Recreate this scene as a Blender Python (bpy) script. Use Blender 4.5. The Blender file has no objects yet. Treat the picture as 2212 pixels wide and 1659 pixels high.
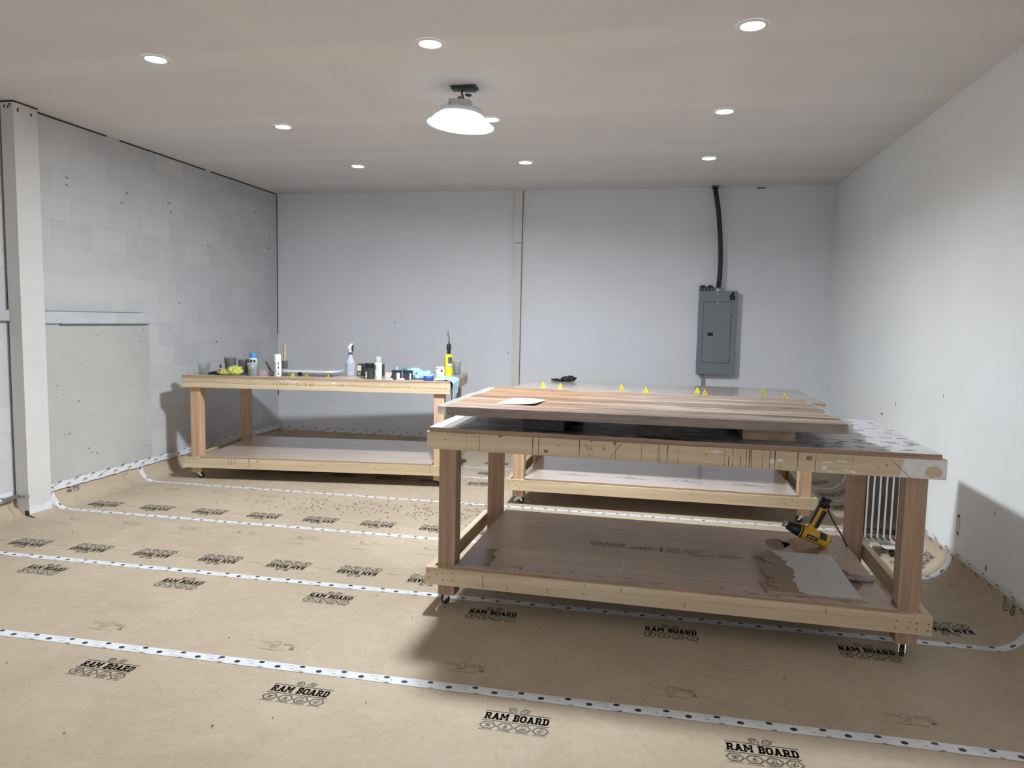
import bpy, bmesh, math, random
from mathutils import Vector, Matrix, noise
rnd = random.Random(7)
PI = math.pi
scene = bpy.context.scene
COL = scene.collection

# ------------------------------------------------------------------ camera
cam_d = bpy.data.cameras.new('camera')
cam_d.sensor_fit = 'HORIZONTAL'; cam_d.sensor_width = 36.0
cam_d.lens = 1552.1 / 2212.0 * 36.0
cam_d.clip_start = 0.05; cam_d.clip_end = 60
cam = bpy.data.objects.new('camera', cam_d); COL.objects.link(cam)
_r = Vector((0.98072224, 0.19436972, 0.02010739)); _u = Vector((-0.0367213, 0.08225431, 0.99593462)); _f = Vector((-0.19192562, 0.9774736, -0.08780614))
M = Matrix(((_r.x, _u.x, -_f.x, 0), (_r.y, _u.y, -_f.y, 0), (_r.z, _u.z, -_f.z, 1.525), (0, 0, 0, 1)))
cam.matrix_world = M
scene.camera = cam

# ------------------------------------------------------------------ world and exposure
w = bpy.data.worlds.new('world'); scene.world = w; w.use_nodes = True
w.node_tree.nodes['Background'].inputs[0].default_value = (0.8, 0.85, 0.9, 1)
w.node_tree.nodes['Background'].inputs[1].default_value = 0.02
scene.view_settings.view_transform = 'Standard'; scene.view_settings.look = 'None'
scene.view_settings.gamma = 1.0; scene.view_settings.use_curve_mapping = False
scene.view_settings.exposure = 0.86
HIGHBAY = 132.0       # power in W of each high bay lamp
DOWNLIGHT = 8.0      # emission strength of each downlight lens
LAMP_COL = (0.89, 0.955, 1.0, 1)

XL, XR, YB, YF, ZC = -4.57, 1.82, 8.18, -6.0, 3.004
YCOL = 4.43           # the column stands here; nearer than this the left wall sits 5 cm further out

# ------------------------------------------------------------------ mesh helper
class MB:
    def __init__(s): s.v = []; s.f = []; s.m = []; s.sm = []
    def add(s, vs, fs, m=0, smooth=False):
        b = len(s.v); s.v += [tuple(p) for p in vs]
        for f in fs: s.f.append(tuple(i + b for i in f)); s.m.append(m); s.sm.append(smooth)
    def box(s, x0, x1, y0, y1, z0, z1, m=0, T=None):
        vs = [(x, y, z) for z in (z0, z1) for y in (y0, y1) for x in (x0, x1)]
        if T is not None: vs = [T @ Vector(p) for p in vs]
        s.add(vs, [(0, 2, 3, 1), (4, 5, 7, 6), (0, 1, 5, 4), (2, 6, 7, 3), (0, 4, 6, 2), (1, 3, 7, 5)], m)
    def quad(s, a, b, c, d, m=0): s.add([a, b, c, d], [(0, 1, 2, 3)], m)
    def prism(s, poly, z0, z1, m=0, T=None, mtop=None):
        n = len(poly)
        vs = [(x, y, z0) for x, y in poly] + [(x, y, z1) for x, y in poly]
        if T is not None: vs = [T @ Vector(p) for p in vs]
        s.add(vs, [tuple(range(n - 1, -1, -1))], m)
        b = len(s.v) - 2 * n
        s.f.append(tuple(b + n + i for i in range(n))); s.m.append(m if mtop is None else mtop); s.sm.append(False)
        for i in range(n):
            j = (i + 1) % n; s.f.append((b + i, b + j, b + n + j, b + n + i)); s.m.append(m); s.sm.append(False)
    def lathe(s, prof, c=(0, 0, 0), seg=24, m=0, T=None, smooth=True, a0=0, a1=None):
        full = a1 is None; a1 = 2 * PI if full else a1
        n = seg if full else seg + 1; vs = []
        for r, z in prof:
            for k in range(n):
                t = a0 + (a1 - a0) * k / seg
                p = Vector((c[0] + r * math.cos(t), c[1] + r * math.sin(t), c[2] + z))
                vs.append(T @ p if T is not None else p)
        fs = []
        for i in range(len(prof) - 1):
            for k in range(seg):
                k2 = (k + 1) % n
                fs.append((i * n + k, i * n + k2, (i + 1) * n + k2, (i + 1) * n + k))
        s.add(vs, fs, m, smooth)
    def tube(s, pts, r, seg=8, m=0, caps=True):
        pts = [Vector(p) for p in pts]; rs = r if isinstance(r, (list, tuple)) else [r] * len(pts)
        vs = []; fs = []; n = len(pts); up = None
        for i, p in enumerate(pts):
            d = (pts[min(i + 1, n - 1)] - pts[max(i - 1, 0)]).normalized()
            if up is None:
                up = Vector((0, 0, 1)) if abs(d.z) < .9 else Vector((1, 0, 0))
            a = d.cross(up).normalized(); b = a.cross(d).normalized(); up = b
            for k in range(seg):
                t = 2 * PI * k / seg; vs.append(p + (a * math.cos(t) + b * math.sin(t)) * rs[i])
        for i in range(n - 1):
            for k in range(seg):
                k2 = (k + 1) % seg; fs.append((i * seg + k, (i + 1) * seg + k, (i + 1) * seg + k2, i * seg + k2))
        s.add(vs, fs, m, True)
        if caps:
            b = len(s.v) - len(vs)
            s.f.append(tuple(b + k for k in range(seg))); s.m.append(m); s.sm.append(False)
            s.f.append(tuple(b + (n - 1) * seg + k for k in range(seg - 1, -1, -1))); s.m.append(m); s.sm.append(False)
    def grid(s, fn, nu, nv, m=0, smooth=True):
        vs = [fn(i / nu, j / nv) for j in range(nv + 1) for i in range(nu + 1)]
        fs = [(j * (nu + 1) + i, j * (nu + 1) + i + 1, (j + 1) * (nu + 1) + i + 1, (j + 1) * (nu + 1) + i) for j in range(nv) for i in range(nu)]
        s.add(vs, fs, m, smooth)

def obj(name, mb, mats, parent=None, bevel=0.0, solid=0.0, sub=0, loc=None, rz=0.0, fix=True):
    me = bpy.data.meshes.new(name); me.from_pydata(mb.v, [], mb.f)
    for m_ in (mats if isinstance(mats, (list, tuple)) else [mats]): me.materials.append(m_)
    me.polygons.foreach_set('material_index', mb.m); me.polygons.foreach_set('use_smooth', mb.sm)
    if fix:
        bm = bmesh.new(); bm.from_mesh(me); bmesh.ops.recalc_face_normals(bm, faces=bm.faces); bm.to_mesh(me); bm.free()
    me.update()
    o = bpy.data.objects.new(name, me); COL.objects.link(o)
    if parent is not None: o.parent = parent
    if loc is not None: o.location = loc
    if rz: o.rotation_euler = (0, 0, rz)
    if solid:
        d = o.modifiers.new('thickness', 'SOLIDIFY'); d.thickness = solid; d.offset = 0
    if sub:
        d = o.modifiers.new('smooth', 'SUBSURF'); d.levels = sub; d.render_levels = sub
    if bevel:
        d = o.modifiers.new('edge', 'BEVEL'); d.width = bevel; d.segments = 2; d.limit_method = 'ANGLE'; d.angle_limit = 0.6
    return o
def tag(o, label, cat, group=None, kind=None):
    o['label'] = label; o['category'] = cat
    if group: o['group'] = group
    if kind: o['kind'] = kind
    return o
def thing(name, label, cat, loc=(0, 0, 0), rz=0.0, group=None):
    o = bpy.data.objects.new(name, None); COL.objects.link(o); o.empty_display_size = .05
    o.location = loc; o.rotation_euler = (0, 0, rz)
    return tag(o, label, cat, group)
def struct(name, mb, mats, **k):
    o = obj(name, mb, mats, **k); o['kind'] = 'structure'; return o

# ------------------------------------------------------------------ materials
def new_mat(name):
    m = bpy.data.materials.new(name); m.use_nodes = True
    nt = m.node_tree; return m, nt, nt.nodes, nt.links, nt.nodes['Principled BSDF']
def c4(c): return (c[0], c[1], c[2], 1)
def coords(N, L, scale=(1, 1, 1), kind='Object', loc=(0, 0, 0)):
    t = N.new('ShaderNodeTexCoord'); mp = N.new('ShaderNodeMapping'); mp.inputs['Scale'].default_value = scale; mp.inputs['Location'].default_value = loc
    L.new(t.outputs[kind], mp.inputs[0]); return mp.outputs[0]
def noise_n(N, L, vec, sc, det=4, rough=.55, dist=0):
    n = N.new('ShaderNodeTexNoise'); n.inputs['Scale'].default_value = sc; n.inputs['Detail'].default_value = det
    n.inputs['Roughness'].default_value = rough; n.inputs['Distortion'].default_value = dist
    L.new(vec, n.inputs['Vector']); return n.outputs['Fac']
def ramp(N, L, fac, stops):
    r = N.new('ShaderNodeValToRGB'); e = r.color_ramp.elements
    while len(e) < len(stops): e.new(.5)
    for x, (p, c) in zip(e, stops): x.position = p; x.color = c4(c) if len(c) == 3 else c
    L.new(fac, r.inputs[0]); return r.outputs[0]
def mix(N, L, fac, a, b, mode='MIX'):
    n = N.new('ShaderNodeMix'); n.data_type = 'RGBA'; n.blend_type = mode
    for sock, v in ((n.inputs[0], fac), (n.inputs[6], a), (n.inputs[7], b)):
        if hasattr(v, 'node'): L.new(v, sock)
        elif isinstance(v, (int, float)): sock.default_value = v
        else: sock.default_value = c4(v)
    return n.outputs[2]
def bump(N, L, h, bsdf, strength=.2, dist=.01):
    b = N.new('ShaderNodeBump'); b.inputs['Strength'].default_value = strength; b.inputs['Distance'].default_value = dist
    L.new(h, b.inputs['Height']); L.new(b.outputs[0], bsdf.inputs['Normal'])
def plain(name, c, rough=.5, metal=0, var=.08, sc=30, trans=0, ior=1.45, alpha=1):
    m, nt, N, L, B = new_mat(name)
    f = noise_n(N, L, coords(N, L), sc, 3)
    col = ramp(N, L, f, [(.25, [x * (1 - var) for x in c]), (.75, [min(1, x * (1 + var)) for x in c])])
    L.new(col, B.inputs['Base Color']); B.inputs['Roughness'].default_value = rough; B.inputs['Metallic'].default_value = metal
    B.inputs['Transmission Weight'].default_value = trans; B.inputs['IOR'].default_value = ior; B.inputs['Alpha'].default_value = alpha
    return m
def emit(name, c, s):
    m, nt, N, L, B = new_mat(name)
    B.inputs['Base Color'].default_value = c4((.9, .9, .9)); B.inputs['Emission Color'].default_value = c; B.inputs['Emission Strength'].default_value = s
    return m
def wood(name, c1, c2, c3, axis='X', fine=38, rough=.6, loc=(0, 0, 0), bmp=.08, stretch=.05):
    m, nt, N, L, B = new_mat(name)
    sc = {'X': (stretch, 1, 1), 'Y': (1, stretch, 1), 'Z': (1, 1, stretch)}[axis]
    v = coords(N, L, sc, loc=loc)
    a = noise_n(N, L, v, fine, 6, .6, .6); b = noise_n(N, L, v, fine * .22, 3, .5, 1.2)
    g = ramp(N, L, a, [(.28, c2), (.5, c1), (.74, c3)])
    g2 = ramp(N, L, b, [(.3, (.72, .66, .6)), (.6, (1, 1, 1))])
    L.new(mix(N, L, .75, g, g2, 'MULTIPLY'), B.inputs['Base Color'])
    B.inputs['Roughness'].default_value = rough; bump(N, L, a, B, bmp, .004)
    return m

def mat_paper():
    m, nt, N, L, B = new_mat('kraft_floor_paper')
    v = coords(N, L)
    big = noise_n(N, L, v, 1.3, 5, .6, .4); mid = noise_n(N, L, v, 7, 6, .65, .8); fib = noise_n(N, L, coords(N, L, (1, 2.2, 1)), 70, 3, .65, 2.0)
    col = ramp(N, L, big, [(.3, (.43, .345, .255)), (.7, (.515, .425, .32))])
    dust = ramp(N, L, mid, [(.52, (0, 0, 0)), (.8, (.5, .5, .5))])
    col = mix(N, L, dust, col, (.61, .525, .42))
    fb = ramp(N, L, fib, [(.2, (.62, .6, .58)), (.36, (1, 1, 1))])
    col = mix(N, L, .85, col, fb, 'MULTIPLY')
    mo = noise_n(N, L, v, 30, 5, .7, .8)
    col = mix(N, L, 1, col, ramp(N, L, mo, [(.34, (.92, .915, .91)), (.5, (1, 1, 1)), (.68, (1.04, 1.04, 1.04))]), 'MULTIPLY')
    L.new(col, B.inputs['Base Color']); B.inputs['Roughness'].default_value = .7; B.inputs['Specular IOR Level'].default_value = .25
    bump(N, L, mid, B, .06, .01); return m
def mat_cmu():
    m, nt, N, L, B = new_mat('painted_block_wall')
    t = N.new('ShaderNodeTexCoord'); sx = N.new('ShaderNodeSeparateXYZ'); cx = N.new('ShaderNodeCombineXYZ')
    L.new(t.outputs['Object'], sx.inputs[0]); L.new(sx.outputs[1], cx.inputs[0])
    ad = N.new('ShaderNodeMath'); ad.operation = 'ADD'; ad.inputs[1].default_value = .17; L.new(sx.outputs[2], ad.inputs[0]); L.new(ad.outputs[0], cx.inputs[1])
    b = N.new('ShaderNodeTexBrick'); b.offset = .5; L.new(cx.outputs[0], b.inputs['Vector'])
    b.inputs['Scale'].default_value = 1; b.inputs['Brick Width'].default_value = .4; b.inputs['Row Height'].default_value = .2
    b.inputs['Mortar Size'].default_value = .0045; b.inputs['Mortar Smooth'].default_value = .5; b.inputs['Bias'].default_value = .1
    b.inputs['Color1'].default_value = (.60, .60, .605, 1); b.inputs['Color2'].default_value = (.485, .495, .525, 1); b.inputs['Mortar'].default_value = (.465, .47, .50, 1)
    v = coords(N, L); n1 = noise_n(N, L, v, 2.2, 6, .65, .5); n2 = noise_n(N, L, v, 60, 4, .7)
    col = mix(N, L, ramp(N, L, n1, [(.35, (.12,) * 3), (.7, (.8,) * 3)]), b.outputs['Color'], (.60, .60, .61))
    pit = ramp(N, L, n2, [(.24, (.6,) * 3), (.34, (1, 1, 1))])
    col = mix(N, L, .5, col, pit, 'MULTIPLY')
    L.new(col, B.inputs['Base Color']); B.inputs['Roughness'].default_value = .65
    mx = N.new('ShaderNodeMath'); mx.operation = 'MULTIPLY_ADD'; mx.inputs[1].default_value = -1.0; L.new(b.outputs['Fac'], mx.inputs[0]); L.new(n2, mx.inputs[2])
    bump(N, L, mx.outputs[0], B, .28, .006); return m
def mat_paint(name, c, var=.035, rough=.7, sc=1.1):
    m, nt, N, L, B = new_mat(name)
    v = coords(N, L); a = noise_n(N, L, v, sc, 4, .5, .3); f = noise_n(N, L, v, 160, 2)
    L.new(ramp(N, L, a, [(.3, [x * (1 - var) for x in c]), (.7, [min(1, x * (1 + var)) for x in c])]), B.inputs['Base Color'])
    B.inputs['Roughness'].default_value = rough; bump(N, L, f, B, .05, .002); return m
def mat_ceiling():
    m, nt, N, L, B = new_mat('primed_drywall_ceiling')
    t = N.new('ShaderNodeTexCoord'); sx = N.new('ShaderNodeSeparateXYZ'); L.new(t.outputs['Object'], sx.inputs[0])
    def band(out, period, width, off):
        a = N.new('ShaderNodeMath'); a.operation = 'ADD'; a.inputs[1].default_value = off + 40 * period; L.new(out, a.inputs[0])
        d = N.new('ShaderNodeMath'); d.operation = 'MODULO'; d.inputs[1].default_value = period; L.new(a.outputs[0], d.inputs[0])
        e = N.new('ShaderNodeMath'); e.operation = 'SUBTRACT'; e.inputs[1].default_value = period / 2; L.new(d.outputs[0], e.inputs[0])
        g = N.new('ShaderNodeMath'); g.operation = 'ABSOLUTE'; L.new(e.outputs[0], g.inputs[0])
        return ramp(N, L, g.outputs[0], [(width * .5, (1, 1, 1)), (width, (0, 0, 0))])
    b1 = band(sx.outputs[1], 1.22, .16, .35); b2 = band(sx.outputs[0], 2.44, .13, .9)
    v = coords(N, L, (1, 2.5, 1)); a = noise_n(N, L, v, .9, 5, .6, .4); f = noise_n(N, L, v, 140, 2)
    col = ramp(N, L, a, [(.3, (.69, .67, .665)), (.7, (.74, .72, .715))])
    col = mix(N, L, mix(N, L, .45, (0, 0, 0), b1), col, (.79, .765, .73)); col = mix(N, L, mix(N, L, .28, (0, 0, 0), b2), col, (.79, .765, .73))
    L.new(col, B.inputs['Base Color']); B.inputs['Roughness'].default_value = .75; bump(N, L, f, B, .04, .002); return m
def mat_ply(name, c, rough, coat=0.0, axis=(.12, 1, 1)):
    m, nt, N, L, B = new_mat(name)
    v = coords(N, L, axis); a = noise_n(N, L, v, 14, 6, .6, 1.0); b = noise_n(N, L, coords(N, L), 1.8, 3)
    col = ramp(N, L, a, [(.3, [x * .86 for x in c]), (.7, [min(1, x * 1.08) for x in c])])
    col = mix(N, L, .7, col, ramp(N, L, b, [(.3, (.86, .84, .83)), (.7, (1, 1, 1))]), 'MULTIPLY')
    L.new(col, B.inputs['Base Color']); B.inputs['Roughness'].default_value = rough; B.inputs['Coat Weight'].default_value = coat; B.inputs['Coat Roughness'].default_value = .08
    bump(N, L, a, B, .03, .003); return m
def mat_near_deck():
    # work surface smeared with black and white epoxy: white at both ends, black in the middle
    m, nt, N, L, B = new_mat('epoxy_smeared_deck')
    t = N.new('ShaderNodeTexCoord'); sx = N.new('ShaderNodeSeparateXYZ'); L.new(t.outputs['Object'], sx.inputs[0])
    v = coords(N, L, (.55, 1.6, 1)); n1 = noise_n(N, L, v, 5.5, 7, .7, 1.6); n0 = noise_n(N, L, coords(N, L), 6, 4, .6, .4)
    def smooth(inp, a, b):
        k = N.new('ShaderNodeMapRange'); k.interpolation_type = 'SMOOTHSTEP'; k.inputs[1].default_value = a; k.inputs[2].default_value = b; L.new(inp, k.inputs[0]); return k.outputs[0]
    wob = N.new('ShaderNodeMath'); wob.operation = 'MULTIPLY_ADD'; wob.inputs[1].default_value = .22; L.new(n0, wob.inputs[0]); L.new(sx.outputs[0], wob.inputs[2])
    left = smooth(wob.outputs[0], .24, .28); right = smooth(wob.outputs[0], 1.45, 1.95)
    black = ramp(N, L, n1, [(.3, (.025, .027, .031)), (.46, (.055, .058, .064)), (.53, (.19, .195, .205)), (.64, (.50, .505, .51))])
    white = ramp(N, L, n1, [(.3, (.55, .54, .56)), (.7, (.74, .73, .74))])
    col = mix(N, L, left, (.82, .81, .79), black); col = mix(N, L, right, col, white)
    L.new(col, B.inputs['Base Color']); B.inputs['Roughness'].default_value = .38; bump(N, L, n1, B, .08, .004); return m
def mat_slab():
    m, nt, N, L, B = new_mat('sanded_walnut_slab')
    v = coords(N, L, (.07, 1, .6)); v2 = coords(N, L, (.2, 1, 1))
    a = noise_n(N, L, v, 16, 8, .68, 1.3); b = noise_n(N, L, v2, 3.2, 4, .6, .8); d = noise_n(N, L, coords(N, L, (.16, 1, 1), loc=(3, 1, 0)), 7, 5, .6, 2.0)
    warm = ramp(N, L, a, [(.36, (.085, .042, .026)), (.46, (.19, .10, .052)), (.55, (.29, .16, .078)), (.68, (.36, .235, .145))])
    pale = ramp(N, L, a, [(.36, (.10, .075, .06)), (.46, (.23, .172, .137)), (.55, (.36, .285, .235)), (.68, (.47, .40, .35))])
    t = N.new('ShaderNodeTexCoord'); sx = N.new('ShaderNodeSeparateXYZ'); L.new(t.outputs['Object'], sx.inputs[0])
    k = N.new('ShaderNodeMapRange'); k.inputs[1].default_value = .5; k.inputs[2].default_value = 1.9; L.new(sx.outputs[0], k.inputs[0])
    ad = N.new('ShaderNodeMath'); ad.operation = 'ADD'; L.new(k.outputs[0], ad.inputs[0]); L.new(b, ad.inputs[1])
    sel = ramp(N, L, ad.outputs[0], [(.5, (0, 0, 0)), (.95, (1, 1, 1))])
    col = mix(N, L, sel, warm, pale)
    col = mix(N, L, ramp(N, L, d, [(.6, (0, 0, 0)), (.78, (.5,) * 3)]), col, (.36, .31, .28))
    col = mix(N, L, ramp(N, L, d, [(.22, (.7,) * 3), (.36, (0, 0, 0))]), col, (.075, .052, .043))
    pk = noise_n(N, L, coords(N, L, (.10, 1, 1), loc=(0, 5, 0)), 5.5, 2, .5, .3)
    col = mix(N, L, .8, col, ramp(N, L, pk, [(.36, (.58, .54, .52)), (.5, (1, 1, 1)), (.64, (1.25, 1.2, 1.15))]), 'MULTIPLY')
    L.new(col, B.inputs['Base Color']); B.inputs['Roughness'].default_value = .6; B.inputs['Specular IOR Level'].default_value = .3; bump(N, L, a, B, .05, .003); return m
def mat_slab_side():
    m, nt, N, L, B = new_mat('slab_side_wood_under_resin')
    a = noise_n(N, L, coords(N, L, (.12, 1, 1)), 22, 6, .65, 1)
    L.new(ramp(N, L, a, [(.3, (.16, .12, .105)), (.55, (.26, .205, .18)), (.8, (.37, .30, .265))]), B.inputs['Base Color']); B.inputs['Roughness'].default_value = .35
    B.inputs['Coat Weight'].default_value = .4; return m

PAPER = mat_paper(); INK = plain('printed_ink', (.095, .082, .064), .65); INKF = plain('faint_printed_ink', (.27, .21, .15), .65)
TAPE = plain('white_seam_tape', (.74, .76, .80), .32, var=.04, sc=9); TAPEINK = plain('tape_print_ink', (.03, .035, .05), .4); TAPEGREY = plain('tape_print_grey', (.30, .32, .37), .4)
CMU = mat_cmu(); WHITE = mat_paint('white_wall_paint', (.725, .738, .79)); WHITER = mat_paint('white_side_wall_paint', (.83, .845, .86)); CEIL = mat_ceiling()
BOARDP = mat_paint('painted_plywood_panel', (.49, .49, .475), .05, .5, 2.5); TRIMP = mat_paint('column_paint', (.665, .65, .645), .04, .55, 2)
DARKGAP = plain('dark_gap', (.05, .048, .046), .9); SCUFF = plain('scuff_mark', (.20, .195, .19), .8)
PINEX = wood('pine_board_lengthwise', (.70, .575, .405), (.62, .49, .33), (.76, .64, .47), 'X', 30, .6)
PINEY = wood('pine_board_crosswise', (.69, .565, .40), (.61, .48, .32), (.75, .63, .46), 'Y', 30, .6)
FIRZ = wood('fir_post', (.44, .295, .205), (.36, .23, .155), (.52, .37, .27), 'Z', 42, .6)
FIRZ2 = wood('lit_fir_post', (.58, .39, .25), (.48, .31, .19), (.65, .46, .31), 'Z', 42, .6)  # lighter copy of the fir post, light on the legs put into the colour
PLYEDGE = wood('plywood_edge', (.36, .24, .16), (.24, .15, .10), (.45, .31, .22), 'X', 60, .6)
SHELFN = mat_ply('shelf_plywood', (.56, .44, .355), .5, .15); SHELFB = mat_ply('coated_pink_plywood', (.62, .52, .475), .3, .5); SHELFL = mat_ply('coated_plywood', (.60, .49, .41), .24, .6)
DECKN = mat_near_deck(); DECKL = mat_ply('painted_worktop', (.60, .54, .50), .3, .4); DECKB = mat_ply('poured_epoxy_top', (.50, .455, .41), .22, .35, (.06, 1, 1))
SLAB = mat_slab(); SLABSIDE = mat_slab_side()
RESIN = plain('cloudy_clear_resin', (.58, .575, .57), .25, 0, .06, 8, 0, 1.45, .55)
STAMP = plain('brown_stamp_ink', (.20, .135, .095), .6); DASH = plain('grey_dash_mark', (.085, .085, .105), .6)
PENCIL = plain('pencil_and_saw_mark', (.16, .11, .07), .8); KNOT = plain('wood_knot', (.22, .13, .07), .7, var=.3, sc=120); SCREW = plain('dark_screw_head', (.03, .028, .026), .5, .6)
SMEAR = plain('dried_white_smear', (.74, .73, .72), .6); DARKSTAIN = plain('dark_resin_stain', (.26, .165, .12), .22)
RUBBER = plain('black_rubber', (.016, .016, .017), .55); STEEL = plain('zinc_steel', (.62, .62, .62), .3, .9); BLACK = plain('black_plastic', (.018, .019, .021), .42); BLACKM = plain('matte_black', (.012, .012, .013), .8)
WHITEP = plain('white_plastic', (.80, .80, .79), .35); PANELG = plain('grey_panel_enamel', (.19, .21, .235), .42, .1, .05); PANELDK = plain('panel_seam_shadow_gap', (.06, .07, .08), .6)
YELLOW = plain('yellow_plastic', (.83, .66, .02), .45); YELLOWT = plain('yellow_tool_plastic', (.74, .43, .03), .4); NAVY = plain('dark_navy_print', (.025, .03, .05), .5)

# ------------------------------------------------------------------ floor paper surface (arc length s across the room -> point)
RL, RR, ZTL, ZTR = .15, .17, .165, .175
def paper(s, y, h=0.0):
    xl = XL + .006 if y > YCOL else XL - .044
    xr = XR - .006
    d = (xl + RL) - s
    if d > 0:
        a = RL * PI / 2
        if d < a:
            t = d / RL; return (xl + RL - (RL - h) * math.sin(t), y, RL - (RL - h) * math.cos(t))
        return (xl + h, y, RL + d - a)
    d = s - (xr - RR)
    if d > 0:
        a = RR * PI / 2
        if d < a:
            t = d / RR; return (xr - RR + (RR - h) * math.sin(t), y, RR - (RR - h) * math.cos(t))
        return (xr - h, y, RR + d - a)
    return (s, y, h)
SL0 = lambda y: (XL + .006 if y > YCOL else XL - .044) + RL - RL * PI / 2 - (ZTL - RL)
SR0 = XR - .006 - RR + RR * PI / 2 + (ZTR - RR)

fl = MB()
def add_paper_rows(y0, y1, yref):
    s0 = SL0(yref); s1 = SR0; ss = [s0 + .016 * i for i in range(18)] + [-4 + .5 * i for i in range(11)] + [s1 - .02 * i for i in range(16, -1, -1)]
    ss = sorted(x for x in ss if s0 <= x <= s1)
    a = [paper(x, yref) for x in ss]
    vs = [(p[0], y0, p[2]) for p in a] + [(p[0], y1, p[2]) for p in a]; n = len(ss)
    fl.add(vs, [(i, i + 1, n + i + 1, n + i) for i in range(n - 1)], 0, True)
add_paper_rows(YF + .01, YCOL, 0); add_paper_rows(YCOL, YB - .01, 6)
fl.grid(lambda u, v: (XL + .01 + (XR - XL - .02) * u, YB - .012 - .1 * (1 - math.sin(v * PI / 2)), .001 + .115 * (1 - math.cos(v * PI / 2))), 2, 8)

# --- printing: polygons in local logo coordinates, stamped onto the paper
def ribbon(pts, wd, closed=False):
    out = []; n = len(pts); pts = [Vector((p[0], p[1])) for p in pts]
    def off(i):
        a = pts[(i - 1) % n] if (closed or i > 0) else pts[i]; b = pts[(i + 1) % n] if (closed or i < n - 1) else pts[i]
        d = (b - a).normalized(); nn = Vector((-d.y, d.x))
        if closed or 0 < i < n - 1:
            e = (pts[i] - a).normalized(); ne = Vector((-e.y, e.x)); k = max(.5, nn.dot(ne)); nn = nn / k
        return nn * wd / 2
    for i in range(n if closed else n - 1):
        j = (i + 1) % n; a, b = off(i), off(j)
        out.append([tuple(pts[i] - a), tuple(pts[j] - b), tuple(pts[j] + b), tuple(pts[i] + a)])
    return out
def arc(cx, cy, rx, ry, a0, a1, n=12):
    return [(cx + rx * math.cos(math.radians(a0 + (a1 - a0) * i / n)), cy + ry * math.sin(math.radians(a0 + (a1 - a0) * i / n))) for i in range(n + 1)]
def rect(x0, y0, x1, y1): return [(x0, y0), (x1, y0), (x1, y1), (x0, y1)]
def glyph(ch):
    # bold slab letters, 10 units tall; returns polygons and advance width
    if ch == 'R': return [rect(1, 0, 4, 10), rect(0, 0, 5, 2), rect(0, 8, 8, 10), rect(4, 4, 8, 5.8), [(8, 10), (10, 8.6), (10, 5.2), (8, 4), (7.2, 5.4), (7.2, 8.4)], [(5, 4.4), (8, 4.4), (10.4, 0), (7.2, 0)], rect(7.2, 0, 11.4, 1.8)], 12.2
    if ch == 'A': return [[(1.2, 0), (4.2, 0), (7.2, 10), (4.2, 10)], [(8, 0), (11, 0), (7.8, 10), (4.8, 10)], rect(3, 2.6, 9, 4.4), rect(0, 0, 4.8, 1.9), rect(7.4, 0, 12.4, 1.9)], 13.0
    if ch == 'M': return [rect(1, 0, 3.6, 10), rect(10.4, 0, 13, 10), [(1, 10), (4.4, 10), (8.2, 3), (5.8, 3)], [(13, 10), (9.6, 10), (5.8, 3), (8.2, 3)], rect(0, 0, 4.8, 1.9), rect(9.2, 0, 14, 1.9), rect(0, 8.2, 4, 10), rect(10, 8.2, 14, 10)], 14.8
    if ch == 'B': return [rect(1, 0, 4, 10), rect(0, 0, 8, 2), rect(0, 8, 8, 10), rect(4, 4.2, 8, 5.9), [(7.6, 10), (9.6, 8.8), (9.6, 6.2), (8.4, 5.1), (6.8, 5.6), (6.8, 8.2)], [(8.4, 5.1), (10, 4), (10, 1.4), (7.8, 0), (7, 1.8), (7, 4.4)]], 11
    if ch == 'O': return [[(2.4, 0), (8.2, 0), (7.2, 2.1), (3.6, 2.1)], [(8.2, 0), (10.6, 2.4), (7.4, 3), (7, 2)], [(10.6, 2.4), (10.6, 7.6), (7.4, 7), (7.4, 3)], [(10.6, 7.6), (8.2, 10), (7, 8), (7.4, 7)], [(8.2, 10), (2.4, 10), (3.6, 7.9), (7.2, 7.9)], [(2.4, 10), (0, 7.6), (3.2, 7), (3.6, 8)], [(0, 7.6), (0, 2.4), (3.2, 3), (3.2, 7)], [(0, 2.4), (2.4, 0), (3.6, 2), (3.2, 3)]], 11.4
    if ch == 'D': return [rect(1, 0, 4, 10), rect(0, 0, 7.6, 2), rect(0, 8, 7.6, 10), [(7.6, 10), (10.2, 7.4), (7.2, 6.8), (6.6, 8)], [(10.2, 7.4), (10.2, 2.6), (7.2, 3.2), (7.2, 6.8)], [(10.2, 2.6), (7.6, 0), (6.6, 2), (7.2, 3.2)]], 11
    return [], 6.5
def big_word(text, width, h, cx, y0):
    tot = sum(glyph(c)[1] for c in text) - .8; k = width / tot; kh = h / 10; x = cx - width / 2; out = []
    for c in text:
        ps, adv = glyph(c)
        out += [[(x + px * k, y0 + py * kh) for px, py in p] for p in ps]; x += adv * k
    return out
_tc = {}
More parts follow.
